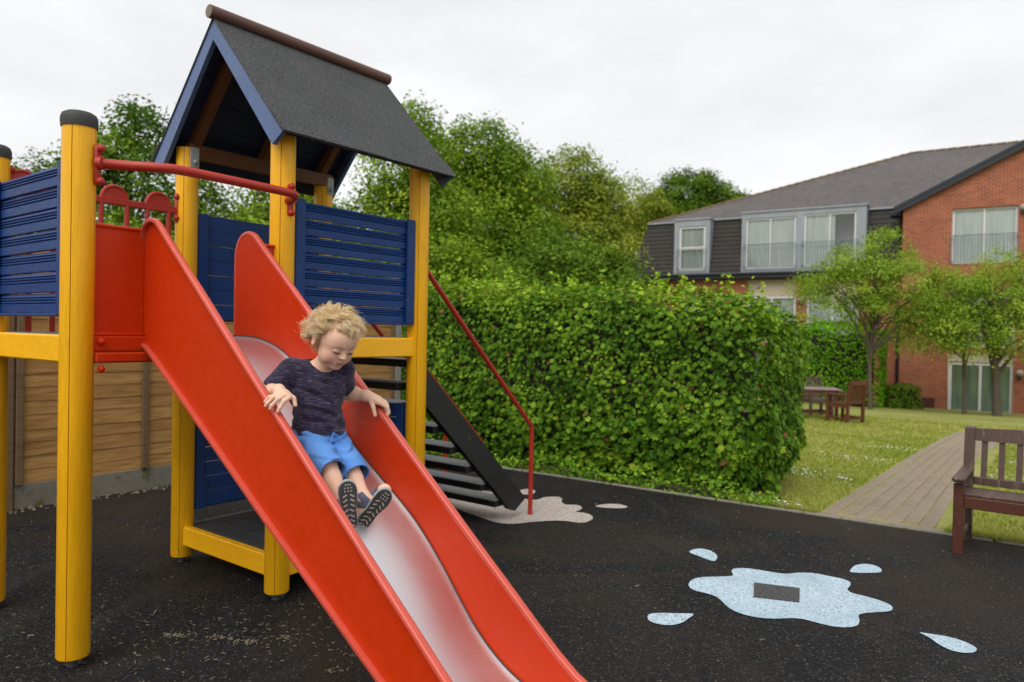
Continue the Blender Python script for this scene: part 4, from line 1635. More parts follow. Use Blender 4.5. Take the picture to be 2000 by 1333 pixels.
tree('bushy_tree', 'large leafy tree, tallest one right of the play tower', 'tree', -1.35, 26.0, [(0, 0, 7.4, 1.7, 1.5), (-1.4, 0, 6.4, 1.4, 1.4), (1.3, .2, 6.5, 1.5, 1.5), (.3, -.2, 5.0, 2.2, 1.7), (1.6, 0, 4.2, 1.8, 1.6), (-1.2, 0, 4.0, 1.9, 1.7), (.2, 0, 2.5, 2.4, 1.6)], 'leaf_tree', .17, 1.15, 25, GT, .24)
tree('bushy_tree', 'yellowish green tree right of the tallest tree', 'tree', 2.3, 30.0, [(0, 0, 7.4, 1.5, 1.5), (1.2, 0, 6.6, 1.4, 1.6), (-1.2, 0, 6.2, 1.5, 1.6), (.3, -.2, 4.9, 2.3, 1.8), (.2, 0, 2.9, 2.6, 1.7)], 'leaf_tree_yellow', .18, 1.0, 26, GT, .2, open_=.1)
tree('thin_tree', 'sparse yellowing tree with sky showing through its crown', 'tree', 7.4, 46.0, [(0, 0, 9.7, 2.0, 1.6), (1.2, 0, 8.6, 1.8, 1.7), (-1.3, 0, 8.2, 1.9, 1.8), (0, 0, 6.2, 2.4, 2.0), (-.5, 0, 3.6, 2.6, 2.2)], 'leaf_tree_yellow', .20, .55, 27, GT, .2, open_=.35, bark='bark')
tree('round_tree', 'dark rounded tree against the left end of the roof', 'tree', 11.9, 50.0, [(0, 0, 10.9, 2.3, 1.9), (-1.9, 0, 9.3, 2.1, 2.0), (2.0, 0, 10.0, 2.2, 1.8), (0, -.3, 8.0, 3.2, 2.3), (3.9, .5, 9.4, 1.8, 1.5), (-1.0, 0, 5.4, 3.2, 2.4)], 'leaf_tree_dark', .22, 1.05, 28, GT, .26)
tree('understorey_tree', 'dark green bushy tree low behind the middle of the hedge', 'tree', 1.5, 22.0, [(0, 0, 2.9, 1.7, 1.6), (1.2, 0, 2.4, 1.5, 1.5), (-1.5, 0, 2.3, 1.7, 1.5), (.3, 0, 1.2, 2.2, 1.2)], 'leaf_tree_dark', .17, 1.1, 29, GT, .15)
tree('understorey_tree', 'rounded green tree just left of the slate-hung wall', 'tree', 2.75, 26.5, [(0, 0, 3.1, 1.3, 1.4), (.3, 0, 2.2, 1.2, 1.5), (-1.3, 0, 2.7, 1.4, 1.5), (-.4, 0, 1.2, 2.2, 1.4)], 'leaf_tree_dark', .17, 1.1, 30, GT, .15)
tree('understorey_tree', 'bright green bushy tree low beside the tower stairs', 'tree', -2.2, 19.5, [(0, 0, 2.6, 1.5, 1.4), (1.2, 0, 2.1, 1.4, 1.3), (-1.2, 0, 2.6, 1.5, 1.5), (0, 0, 1.0, 2.2, 1.2)], 'leaf_tree', .15, 1.1, 31, GT, .15)
tree('understorey_tree', 'green bushy tree low behind the railing with half discs', 'tree', -9.0, 17.0, [(0, 0, 2.4, 1.9, 1.4), (1.8, 0, 2.2, 1.7, 1.4), (-1.9, 0, 2.4, 1.8, 1.6), (0, 0, 1.0, 2.6, 1.2)], 'leaf_tree', .15, 1.0, 32, GT, .15)
tree('understorey_tree', 'green bushy tree low behind the blue inner panel', 'tree', -5.2, 16.5, [(0, 0, 2.5, 1.6, 1.4), (1.5, 0, 2.2, 1.5, 1.4), (-1.3, 0, 2.2, 1.5, 1.3), (0, 0, 1.0, 2.2, 1.2)], 'leaf_tree', .15, 1.0, 33, GT, .15)

GG = 'small garden trees in front of the brick building'
tree('garden_tree', 'small pale green tree with slim straight trunk beside the garden chairs', 'tree', 12.2, 24.6, [(0, 0, 3.3, 1.3, 1.0), (-1.3, 0, 3.0, 1.1, .8), (1.1, -.2, 3.2, 1.3, 1.0), (.3, 0, 4.4, .9, .75), (2.0, 0, 2.3, 1.2, 1.0), (-.2, 0, 2.4, 1.0, .6), (-2.1, 0, 3.2, .7, .45), (1.6, 0, 1.6, 1.0, .5), (2.5, 0, 3.0, .9, .7), (-.9, 0, 3.9, .8, .5)], 'leaf_garden', .10, 1.35, 41, GG, .085, OVAL, 'bark', .26, .40)
tree('garden_tree', 'small pale green tree with forked trunk before the glazed door', 'tree', 16.1, 24.0, [(0, 0, 2.8, 1.4, 1.0), (1.2, 0, 2.9, 1.3, 1.0), (-1.3, 0, 2.6, 1.2, .9), (.2, 0, 3.7, 1.0, .7), (.6, -.2, 1.7, 1.4, .8), (-1.1, -.2, 1.6, 1.1, .6), (1.8, 0, 2.0, 1.0, .9)], 'leaf_garden', .10, 1.35, 42, GG, .15, OVAL, 'bark', .26, .40, lean=(-.35, 0))
tree('garden_tree', 'slender tree stem standing left of the forked trunk', 'tree', 15.2, 24.3, [(-.2, 0, 2.4, .8, .7), (-.7, 0, 1.6, .7, .5)], 'leaf_garden', .11, .8, 43, GG, .075, OVAL, 'bark', .28, .2, lean=(-.1, 0))


# clipped conifer hedge by the building
def clipped(name, label, x, y, half, top, rz, mat, n, leaf, seed, cat='hedge', rnd=.5):
    r = np.random.default_rng(seed)
    z0 = ground_z(x, y)
    root = empty(name, (x, y, z0), rz)
    tag(root, label, cat)
    d = r.normal(size=(n, 3)); d[:, 2] = np.abs(d[:, 2]) * .9
    d /= np.max(np.abs(d) ** (1 / rnd if False else 1), axis=1, keepdims=True) ** .75 * np.linalg.norm(d, axis=1, keepdims=True) ** .25
    H_ = top - z0
    p = d * np.array([half[0], half[1], H_])
    p[:, 2] = np.where(r.random(n) < .55, r.uniform(0, H_ * .92, n), p[:, 2])
    nn = d / np.linalg.norm(d, axis=1, keepdims=True)
    p += nn * (lump(p, seed, 2.2) * .10 - np.abs(r.normal(0, .07, n)))[:, None]
    global NPR
    sv, NPR = NPR, r
    vv, ff = leaves(p, nn + r.normal(0, .5, (n, 3)) + [0, 0, .3], r.uniform(.7, 1.3, n) * leaf, OVAL)
    NPR = sv
    T = np.clip(.55 + .20 * lump(p, seed + 3, 3.0) + r.normal(0, .16, n), 0, 1)
    tag(link('foliage', np_mesh('foliage', vv, ff, M[mat], T), root), kind='stuff')
    MB().box((0, 0, H_ * .42), (half[0] * 1.45, half[1] * 1.45, H_ * .84), None, .2).build('dark_core', M['bark_dark'], root)  # solid dark box, shade behind the leaves put in as colour
    return root


clipped('conifer_hedge', 'bright green clipped conifer hedge against the brick building', 12.45, 28.2, (1.95, .9), 1.95, math.atan2(BX.y, BX.x), 'leaf_conifer', 9000, .13, 51)
clipped('conifer_hedge', 'small rounded yellow green bush peeping over the clipped conifer hedge', 11.6, 29.8, (1.4, .6), 2.35, math.atan2(BX.y, BX.x), 'leaf_garden', 2500, .12, 52)
clipped('low_shrub', 'low dark green shrub at the foot of the drainpipe', 14.55, 27.0, (.62, .45), -.35, 0, 'leaf_tree_dark', 1500, .12, 53, 'shrub')

# ------------------------------------------------------------------ grass blades and daisies
def path_clear(x, y):
    d_ = Vector((x, y, 0)) - P0
    t_ = d_.dot(path_dir); w_ = d_.dot(path_side) - .0025 * max(0, t_ - 5) ** 2
    return not (-.1 < t_ < 14 and -.01 < w_ < .81 + .02 * t_)


gx = []
r = np.random.default_rng(5)
tries = 0
while len(gx) < 52000 and tries < 400000:
    tries += 1
    q = .03 + 16 * r.random() ** 2.3; e = r.uniform(-1.75 - q * .19, .8 + q * .06)
    x, y, z = eq(e, q)
    if not path_clear(x, y): continue
    gx.append((x, y, z, q))
gx = np.array(gx)
N = len(gx)
hgt = r.uniform(.014, .036, N) * (1 + gx[:, 3] * .03) * np.where(gx[:, 3] < .12, 1.5, 1)
wid = r.uniform(.003, .006, N) * (1 + gx[:, 3] * .22)
ang = r.uniform(0, 6.28, N); ln = r.normal(0, .5, (N, 2)) * hgt[:, None]
c0 = gx[:, :3]
side = np.stack([np.cos(ang), np.sin(ang), np.zeros(N)], 1) * wid[:, None]
tip = c0 + np.stack([ln[:, 0], ln[:, 1], hgt], 1)
gv = np.stack([c0 - side, c0 + side, tip], 1).reshape(-1, 3)
gt = np.clip(.45 + .32 * lump(c0 * .5, 77, 2.0) + r.normal(0, .2, N), 0, 1)
tag(link('grass', np_mesh('grass', gv, np.arange(3 * N).reshape(N, 3), M['grass'], gt)), 'short grass blades of the patchy lawn', 'grass', kind='stuff')
dz = MB()
k = 0
for i in range(2600):
    q = .1 + 7 * r.random() ** 1.7; e = r.uniform(-1.7 - q * .17, .8)
    x, y, z = eq(e, q)
    if not path_clear(x, y): continue
    cl = math.sin(x * 2.3 + 1) * math.sin(y * 1.9) + .5 * math.sin(x * 5 + y * 4)
    if cl < .62: continue
    s = r.uniform(.007, .012)
    hh = r.uniform(.02, .04)
    n = 7
    dz.add([(x + s * math.cos(6.283 * j / n), y + s * math.sin(6.283 * j / n), z + hh + r.normal(0, .003)) for j in range(n)], [tuple(range(n))])
    k += 1
tag(dz.build('daisies', M['daisy']), 'small white daisies scattered in the lawn', 'daisies', kind='stuff')

# ------------------------------------------------------------------ dry litter on the rubber
lit = MB()


def bit(x, y, s, asp=.35):
    a = RNG.uniform(0, 3.14)
    R_ = Euler((RNG.uniform(-.3, .3), RNG.uniform(-.3, .3), a)).to_matrix()
    lit.box((x, y, .003 + s * .04), (s, s * asp, .003), R_)


for i in range(900):
    x = RNG.uniform(-3.2, 3.4); y = RNG.uniform(1.6, 6.6)
    if q_of(x, y) > -.05: continue
    bit(x, y, RNG.uniform(.003, .010) * (2.4 if RNG.random() < .10 else 1), RNG.uniform(.10, .4))
for i in range(420):
    x = RNG.gauss(-1.15, .45); y = RNG.gauss(3.02, .22)
    bit(x, y, RNG.uniform(.003, .020), RNG.uniform(.04, .12))
for cx, cy, n in ((-1.383, 3.027, 60), (-1.074, 2.981, 50), (-1.19, 3.02, 40), (-.648, 2.75, 26), (-.92, 3.03, 30), (-.6, 2.9, 22), (-1.95, 2.6, 26)):
    for i in range(n):
        bit(RNG.gauss(cx, .028), RNG.gauss(cy, .014), RNG.uniform(.003, .012), RNG.uniform(.10, .5))
tag(lit.build('leaf_litter', M['litter']), 'dry straw and petal litter scattered on the black rubber', 'litter', kind='stuff')

# ================================================================== FURNITURE
# park bench: local x along the bench to the right, y backwards
bench = empty('park_bench', (2.729, 4.444, 0), math.atan2(-.624, .782))
tag(bench, 'brown slatted wooden bench with armrests at the right edge', 'bench')
BLN, BDP, LEG = 1.36, .405, .056
for x in (LEG / 2, BLN - LEG / 2):
    MB().box((x, 0, .215), (LEG, LEG, .43), None, .004).build('front_leg', M['bench_dark'], bench)
    m_ = MB()
    m_.prism([(BDP - .03, 0), (BDP + .03, 0), (BDP + .03, .36), (BDP + .085, .735), (BDP + .068, .742), (BDP + .022, .735), (BDP - .03, .36)], 'x', x - LEG / 2, x + LEG / 2)
    m_.build('back_post', M['bench_grey'], bench)
    MB().bar((x, -.075, .462), (x, BDP + .025, .474), .068, .034, ch=.012).build('armrest', M['bench_grey'], bench)
    MB().box((x, BDP / 2, .10), (.03, BDP - .06, .045), None, .004).build('side_rail', M['bench_grey'], bench)
    MB().box((x, BDP / 2, .325), (.035, BDP - .06, .06), None, .004).build('seat_rail', M['bench_dark'], bench)
MB().box((BLN / 2, -.006, .322), (BLN - 2 * LEG, .032, .070), None, .004).build('front_rail', M['bench_dark'], bench)
sl_ = MB().box((0, 0, 0), (BLN - .06, .062, .018), None, .004).mesh('seat_slat', M['bench_grey'])
for k in range(5):
    link('seat_slat', sl_, bench, (BLN / 2, .030 + k * .072, .366 - .004 * k))
m_ = MB()
n = 16
for i in range(n + 1):
    x = LEG + (BLN - 2 * LEG) * i / n
    zt = .730 + .020 * math.sin(math.pi * i / n)
    m_.v += [(x, BDP + .028, .652), (x, BDP + .060, .652), (x, BDP + .072, zt), (x, BDP + .040, zt)]
for i in range(n):
    for k in range(4):
        k2 = (k + 1) % 4
        m_.f.append((4 * i + k, 4 * i + k2, 4 * i + 4 + k2, 4 * i + 4 + k))
m_.f += [(3, 2, 1, 0), (4 * n, 4 * n + 1, 4 * n + 2, 4 * n + 3)]
m_.build('top_rail', M['bench_grey'], bench)
MB().box((BLN / 2, BDP + .005, .395), (BLN - 2 * LEG, .03, .05), None, .004).build('lower_rail', M['bench_grey'], bench)
bs = MB().bar((0, BDP + .008, .40), (0, BDP + .050, .665), .034, .014, up=(0, 1, 0)).mesh('back_slat', M['bench_grey'])
for k in range(13):
    link('back_slat', bs, bench, (LEG + .055 + k * .0945, 0, 0))


def garden_chair(label, x, y, rz, wood='garden_wood', w=.60, hb=.98):
    """local y: backwards; backrest at +y"""
    z = ground_z(x, y)
    c = empty('garden_chair', (x, y, z), rz)
    tag(c, label, 'chair', 'wooden garden chairs round the table')
    d = .52
    for sx in (-1, 1):
        X = sx * (w / 2 - .03)
        MB().box((X, -d / 2, .32), (.06, .06, .64), None, .005).build('front_leg', M[wood], c)
        m_ = MB().prism([(d / 2 - .03, 0), (d / 2 + .03, 0), (d / 2 + .03, .45), (d / 2 + .10, hb), (d / 2 + .05, hb), (d / 2 - .03, .45)], 'x', X - .03, X + .03)
        m_.build('back_post', M[wood], c)
        MB().box((X, .0, .655), (.075, d + .12, .032), None, .01).build('armrest', M[wood], c)
        MB().box((X, 0, .12), (.03, d - .06, .05)).build('side_stretcher', M[wood], c)
        MB().box((X, 0, .40), (.035, d - .06, .07)).build('seat_rail', M[wood], c)
    MB().box((0, -d / 2 - .001, .40), (w - .12, .035, .075), None, .004).build('front_rail', M[wood], c)
    MB().box((0, d / 2, .12), (w - .12, .03, .05)).build('back_stretcher', M[wood], c)
    ss = MB().box((0, 0, 0), (w - .04, .075, .02), None, .004).mesh('seat_slat', M[wood])
    for k in range(6):
        link('seat_slat', ss, c, (0, -d / 2 + .04 + k * .088, .448))
    MB().bar((-w / 2 + .06, d / 2 + .075, hb - .05), (w / 2 - .06, d / 2 + .075, hb - .05), .03, .10).build('top_rail', M[wood], c)
    MB().bar((-w / 2 + .06, d / 2 + .012, .50), (w / 2 - .06, d / 2 + .012, .50), .03, .06).build('lower_rail', M[wood], c)
    bs_ = MB().bar((0, d / 2 + .015, .52), (0, d / 2 + .072, hb - .09), .045, .016, up=(0, 1, 0)).mesh('back_slat', M[wood])
    for k in range(6):
        link('back_slat', bs_, c, ((k - 2.5) * .078, 0, 0))
    return c


garden_chair('brown slatted garden chair nearest us with its back turned', 7.67, 16.64, math.radians(-151))
garden_chair('greyer weathered garden chair on the far side of the table', 7.95, 18.9, math.radians(8), 'bench_grey', .66, 1.0)
garden_chair('brown garden chair half hidden by the end of the hedge', 6.62, 17.5, math.radians(100))
tx, ty = 7.22, 17.55
tz_ = ground_z(tx, ty)
table = empty('garden_table', (tx, ty, tz_), math.radians(-12))
tag(table, 'wooden garden table with pale weathered top beyond the hedge', 'table')
tb = MB().box((0, 0, 0), (1.30, .142, .028), None, .004).mesh('top_board', M['table_top'])
for k in range(6):
    link('top_board', tb, table, (0, (k - 2.5) * .15, .735))
MB().box((0, .40, .68), (1.1, .03, .08)).build('apron', M['garden_wood'], table)
MB().box((0, -.40, .68), (1.1, .03, .08)).build('apron', M['garden_wood'], table)
for sx in (-1, 1):
    MB().box((sx * .555, 0, .68), (.03, .77, .08)).build('apron', M['garden_wood'], table)
    for sy in (-1, 1):
        MB().box((sx * .54, sy * .36, .36), (.07, .07, .72), None, .006).build('leg', M['garden_wood'], table)
MB().box((0, 0, .16), (1.06, .05, .05)).build('stretcher', M['garden_wood'], table)

# ================================================================== THE CHILD ON THE SLIDE
# all coordinates below: (n, s, z) = play tower frame; x out along the slide, y across it
A3 = lambda *a: np.array(a, dtype=np.float64)


def smin(a, b, k):
    h = np.clip(.5 + .5 * (b - a) / k, 0, 1)
    return b * (1 - h) + a * h - k * h * (1 - h)


def smax(a, b, k):
    return -smin(-a, -b, k)


def cap(p, a, b, ra, rb):
    ba = b - a
    h = np.clip(((p - a) @ ba) / (ba @ ba), 0, 1)
    return np.linalg.norm(p - a - h[:, None] * ba, axis=1) - (ra + (rb - ra) * h)


def ell(p, c, r, R=None):
    q = p - c
    if R is not None: q = q @ R          # columns of R = axes
    r = np.asarray(r)
    k0 = np.linalg.norm(q / r, axis=1); k1 = np.linalg.norm(q / (r * r), axis=1)
    return k0 * (k0 - 1) / np.maximum(k1, 1e-9)


def surface_nets(f, lo, hi, h):
    lo = np.array(lo); n = np.ceil((np.array(hi) - lo) / h).astype(int) + 1
    bs = 8
    nb = np.ceil(n / bs).astype(int)
    n = nb * bs
    bi = np.stack(np.meshgrid(*[np.arange(k) for k in nb], indexing='ij'), -1).reshape(-1, 3)
    cen = lo + (bi * bs + (bs - 1) / 2) * h
    fc = f(cen)
    act = np.abs(fc) < bs * h * .87 * 1.35 + .004
    Vg = np.repeat(np.repeat(np.repeat(fc.reshape(nb), bs, 0), bs, 1), bs, 2).astype(np.float32)
    loc = np.stack(np.meshgrid(*[np.arange(bs)] * 3, indexing='ij'), -1).reshape(-1, 3)
    ab = bi[act]
    idx = (ab[:, None, :] * bs + loc[None]).reshape(-1, 3)
    for c0 in range(0, len(idx), 400000):
        ii = idx[c0:c0 + 400000]
        Vg[ii[:, 0], ii[:, 1], ii[:, 2]] = f(lo + ii * h)
    ins = Vg < 0
    cnt = np.zeros(n - 1, np.int8)
    for dx in (0, 1):
        for dy in (0, 1):
            for dz_ in (0, 1):
                cnt += ins[dx:n[0] - 1 + dx, dy:n[1] - 1 + dy, dz_:n[2] - 1 + dz_]
    mixed = (cnt > 0) & (cnt < 8)
    cells = np.argwhere(mixed)
    vid = -np.ones(n - 1, np.int64); vid[mixed] = np.arange(len(cells))
    acc = np.zeros((len(cells), 3)); num = np.zeros(len(cells))
    corners = [(a, b, c) for a in (0, 1) for b in (0, 1) for c in (0, 1)]
    for ca in corners:
        for ax in range(3):
            if ca[ax]: continue
            cb = list(ca); cb[ax] = 1
            va = Vg[cells[:, 0] + ca[0], cells[:, 1] + ca[1], cells[:, 2] + ca[2]].astype(float)
            vb = Vg[cells[:, 0] + cb[0], cells[:, 1] + cb[1], cells[:, 2] + cb[2]].astype(float)
            x = (va < 0) != (vb < 0)
            t = np.where(x, va / np.where(x, va - vb, 1), 0)
            pt = np.array(ca, float)[None, :].repeat(len(cells), 0); pt[:, ax] += t
            acc[x] += pt[x]; num[x] += 1
    verts = lo + (cells + acc / np.maximum(num, 1)[:, None]) * h
    faces = []
    for ax in range(3):
        b_, c_ = (ax + 1) % 3, (ax + 2) % 3
        sl0 = [slice(1, -1)] * 3; sl0[ax] = slice(0, -1)
        sl1 = list(sl0); sl1[ax] = slice(1, None)
        s0, s1 = ins[tuple(sl0)], ins[tuple(sl1)]
        e = np.argwhere(s0 != s1)
        flip = s0[e[:, 0], e[:, 1], e[:, 2]]
        e = e + 1; e[:, ax] -= 1
        q = []
        for (ob, oc) in ((0, 0), (-1, 0), (-1, -1), (0, -1)):
            k = e.copy(); k[:, b_] += ob; k[:, c_] += oc
            q.append(vid[k[:, 0], k[:, 1], k[:, 2]])
        q = np.stack(q, 1)
        q[~flip] = q[~flip][:, ::-1]
        faces.append(q)
    faces = np.vstack(faces)
    faces = faces[(faces >= 0).all(1)]
    return verts, faces


def relax(v, f, it=2, lam=.5):
    i0 = np.concatenate([f[:, k] for k in range(4)] + [f[:, (k + 1) % 4] for k in range(4)])
    i1 = np.concatenate([f[:, (k + 1) % 4] for k in range(4)] + [f[:, k] for k in range(4)])
    c = np.maximum(np.bincount(i0, minlength=len(v)), 1)[:, None]
    for _ in range(it):
        s = np.stack([np.bincount(i0, v[i1, k], len(v)) for k in range(3)], 1)
        v = v + lam * (s / c - v)
    return v


# ---- joints
PEL = A3(.872, -.452, .915); CHE = A3(.864, -.452, 1.082); NEC = A3(.880, -.452, 1.178)
SHR, SHL = A3(.826, -.540, 1.151), A3(.892, -.360, 1.152)
ELR, ELL = A3(.800, -.606, 1.072), A3(.835, -.303, 1.062)
WRR, WRL = A3(.905, -.640, 1.092), A3(.920, -.268, 1.053)
HIR, HIL = A3(.872, -.497, .903), A3(.872, -.409, .903)
KNR, KNL = A3(1.012, -.522, .842), A3(1.000, -.418, .818)
ANR, ANL = A3(1.112, -.532, .728), A3(1.100, -.428, .722)
YAW = math.radians(-20)
TR = np.array([[math.cos(YAW), -math.sin(YAW), 0], [math.sin(YAW), math.cos(YAW), 0], [0, 0, 1]])

# ---- head frame
HC = A3(.954, -.444, 1.262)
hy, hp, hr = math.radians(-12), math.radians(31), math.radians(-3)
fwd = A3(math.cos(hy) * math.cos(hp), math.sin(hy) * math.cos(hp), -math.sin(hp))
lft = A3(-math.sin(hy), math.cos(hy), 0)
upv = np.cross(fwd, lft)
lft, upv = lft * math.cos(hr) + upv * math.sin(hr), upv * math.cos(hr) - lft * math.sin(hr)
HR = np.stack([fwd, lft, upv], 1)               # columns
HS = .905                                        # head scale


def to_head(p):
    return ((p - HC) @ HR) / HS


def from_head(q):
    return HC + (np.asarray(q) * HS) @ HR.T


def cranium(q, g=0.0):
    return ell(q, A3(-.014, 0, .026), A3(.090 + g, .074 + g, .078 + g))


def head_sdf(p):
    q = to_head(p)
    d = cranium(q)
    d = smin(d, ell(q, A3(.030, 0, -.026), A3(.054, .055, .066)), .035)
    d = smin(d, ell(q, A3(.046, 0, .030), A3(.040, .052, .045)), .03)          # forehead
    for s in (-1, 1):
        d = smin(d, ell(q, A3(.046, s * .031, -.040), A3(.029, .025, .027)), .018)   # cheek
        d = smin(d, ell(q, A3(.020, s * .040, -.052), A3(.035, .018, .028)), .02)    # jaw
    d = smin(d, ell(q, A3(.060, 0, -.083), A3(.018, .020, .014)), .018)        # chin
    d = smin(d, ell(q, A3(.062, 0, -.054), A3(.020, .026, .022)), .016)        # muzzle
    for s in (-1, 1):
        d = smax(d, -ell(q, A3(.094, s * .029, -.002), A3(.016, .018, .013)), .012)  # socket
        d = smin(d, ell(q, A3(.0725, s * .0285, -.003), A3(.0115, .0150, .0105)), .003)  # closed lid
        d = smin(d, cap(q, A3(.078, s * .012, .018), A3(.066, s * .042, .015), .006, .005), .010)  # brow ridge
    d = smin(d, cap(q, A3(.080, 0, .006), A3(.095, 0, -.024), .0055, .0088), .009)   # nose
    for s in (-1, 1):
        d = smin(d, ell(q, A3(.087, s * .009, -.027), A3(.008, .0065, .006)), .005)
        d = smax(d, -ell(q, A3(.093, s * .0045, -.0325), A3(.004, .0025, .003)), .002)
    # lips
    d = smin(d, cap(q, A3(.0770, -.0175, -.0560), A3(.0825, 0, -.0520), .0030, .0042), .005)
    d = smin(d, cap(q, A3(.0770, .0175, -.0560), A3(.0825, 0, -.0520), .0030, .0042), .005)
    d = smin(d, cap(q, A3(.0760, -.013, -.0630), A3(.0760, .013, -.0630), .0046, .0046), .006)
    d = smax(d, -cap(q, A3(.0860, -.015, -.0580), A3(.0860, .015, -.0580), .0032, .0032), .002)
    # ears
    for s in (-1, 1):
        Rz = np.array([[math.cos(s * .35), -math.sin(s * .35), 0], [math.sin(s * .35), math.cos(s * .35), 0], [0, 0, 1]])
        e = ell(q, A3(-.014, s * .0810, -.008), A3(.0215, .0095, .0320), Rz)
        e = smax(e, -ell(q, A3(-.009, s * .0915, -.004), A3(.0130, .0090, .0205), Rz), .004)
        d = smin(d, e, .006)
    return d * HS


def finger(p, pts, r0, r1):
    d = None
    n = len(pts) - 1
    for i in range(n):
        a = r0 + (r1 - r0) * i / n; b = r0 + (r1 - r0) * (i + 1) / n
        c = cap(p, pts[i], pts[i + 1], a, b)
        d = c if d is None else smin(d, c, .003)
    return d


# hand R: fingers over the near rim
KR = [A3(.925, -.662, 1.078), A3(.940, -.655, 1.080), A3(.953, -.647, 1.078), A3(.962, -.638, 1.072)]    # pinky..index knuckles
FR = [[KR[0], A3(.908, -.676, 1.073), A3(.898, -.687, 1.056)],
      [KR[1], A3(.926, -.674, 1.072), A3(.914, -.689, 1.052), A3(.911, -.692, 1.044)],
      [KR[2], A3(.944, -.670, 1.067), A3(.934, -.686, 1.046), A3(.931, -.689, 1.036)],
      [KR[3], A3(.959, -.657, 1.060), A3(.955, -.671, 1.038), A3(.953, -.675, 1.028)]]
TRH = [A3(.935, -.630, 1.085), A3(.962, -.622, 1.068), A3(.972, -.622, 1.046)]
# hand L: gripping the far rim, thumb inside
KL = [A3(.940, -.236, 1.046), A3(.954, -.239, 1.044), A3(.966, -.243, 1.038), A3(.974, -.249, 1.028)]
FL = [[KL[0], A3(.948, -.219, 1.036), A3(.953, -.215, 1.018), A3(.953, -.221, 1.008)],
      [KL[1], A3(.965, -.219, 1.031), A3(.970, -.216, 1.010), A3(.969, -.222, .998)],
      [KL[2], A3(.979, -.222, 1.023), A3(.985, -.219, 1.000), A3(.983, -.225, .990)],
      [KL[3], A3(.989, -.230, 1.012), A3(.994, -.226, .992), A3(.992, -.230, .984)]]
TLH = [A3(.940, -.266, 1.040), A3(.957, -.268, 1.012), A3(.965, -.266, .984)]


def torso(p, g=0.0):
    d = ell(p, CHE, A3(.066 + g, .092 + g, .085 + g), TR)
    d = smin(d, ell(p, A3(.872, -.452, .985), A3(.068 + g, .078 + g, .085 + g)), .05)
    d = smin(d, cap(p, SHR + A3(.004, .012, -.004), SHL - A3(.0, .012, .004), .036 + g, .036 + g), .035)
    return d


def pelvis(p, g=0.0):
    return ell(p, PEL, A3(.075 + g, .094 + g, .075 + g))


def foot_pts(an, heel, toe):
    return an, heel, toe


FTR = (A3(1.143, -.534, .688), A3(1.136, -.538, .783))     # heel, toe centres
FTL = (A3(1.100, -.432, .668), A3(1.150, -.386, .752))


def foot(p, an, ft, g=0.0):
    d = cap(p, ft[0], ft[1], .027 + g, .024 + g)
    d = smin(d, cap(p, an, ft[0], .024 + g, .027 + g), .012)
    return smin(d, cap(p, an, ft[0] * .45 + ft[1] * .55, .020 + g, .020 + g), .018)


def near_eval(d, p, c, r, fn):
    """run fn(points, d) only on the points near c"""
    m = ((p - c) ** 2).sum(1) < r * r
    if m.any():
        d[m] = fn(p[m], d[m])
    return d


def body_sdf(p):
    d = np.full(len(p), .5)
    d = near_eval(d, p, HC, .19, lambda x, dd: np.minimum(dd, head_sdf(x)))
    d = near_eval(d, p, NEC, .16, lambda x, dd: smin(dd, cap(x, NEC - A3(0, 0, .02), HC + A3(-.012, 0, -.045), .036, .036), .020))
    d = near_eval(d, p, CHE, .22, lambda x, dd: smin(dd, torso(x, -.004), .022))
    d = near_eval(d, p, PEL, .18, lambda x, dd: smin(dd, pelvis(x, -.004), .05))

    def arm(x, dd, sh, el, wr):
        dd = smin(dd, cap(x, sh, el, .031, .026), .018)
        return smin(dd, smin(cap(x, el, wr, .0265, .0185), ell(x, el * .65 + wr * .35, A3(.028, .028, .028)), .02), .012)

    def hand(x, dd, wr, K, F_, T_):
        mid = (K[1] + K[2]) / 2
        h = smin(cap(x, wr, K[0] * .9 + wr * .1, .0165, .0105), cap(x, wr, K[3] * .9 + wr * .1, .0165, .0110), .010)
        h = smin(h, cap(x, wr, mid, .018, .0115), .010)
        for k, pts in enumerate(F_):
            h = smin(h, finger(x, pts, .0078 if k else .0070, .0060 if k else .0052), .0035)
        h = smin(h, finger(x, [wr * .55 + T_[0] * .45] + T_, .0110, .0068), .006)
        return smin(dd, h, .010)

    def leg(x, dd, hi_, kn, an, ft):
        dd = smin(dd, cap(x, hi_, kn, .052, .0345), .03)
        sh_ = cap(x, kn, an, .0325, .0215)
        calf = kn * .62 + an * .38 + A3(-.006, 0, -.008)
        sh_ = smin(sh_, ell(x, calf, A3(.0295, .0295, .040)), .02)
        dd = smin(dd, sh_, .016)
        return smin(dd, foot(x, an, ft), .010)
    for sh, el, wr in ((SHR, ELR, WRR), (SHL, ELL, WRL)):
        d = near_eval(d, p, el, .19, lambda x, dd: arm(x, dd, sh, el, wr))
    for wr, K, F_, T_ in ((WRR, KR, FR, TRH), (WRL, KL, FL, TLH)):
        d = near_eval(d, p, (K[1] + wr) / 2, .12, lambda x, dd: hand(x, dd, wr, K, F_, T_))
    for hi_, kn, an, ft in ((HIR, KNR, ANR, FTR), (HIL, KNL, ANL, FTL)):
        d = near_eval(d, p, kn, .28, lambda x, dd: leg(x, dd, hi_, kn, an, ft))
    return d


child = empty('person', local_to_world(.872, -.452, .83), TROT)
tag(child, 'small child with curly blond hair, dark T-shirt and blue shorts on the slide', 'person')
CO = A3(.872, -.452, .83)


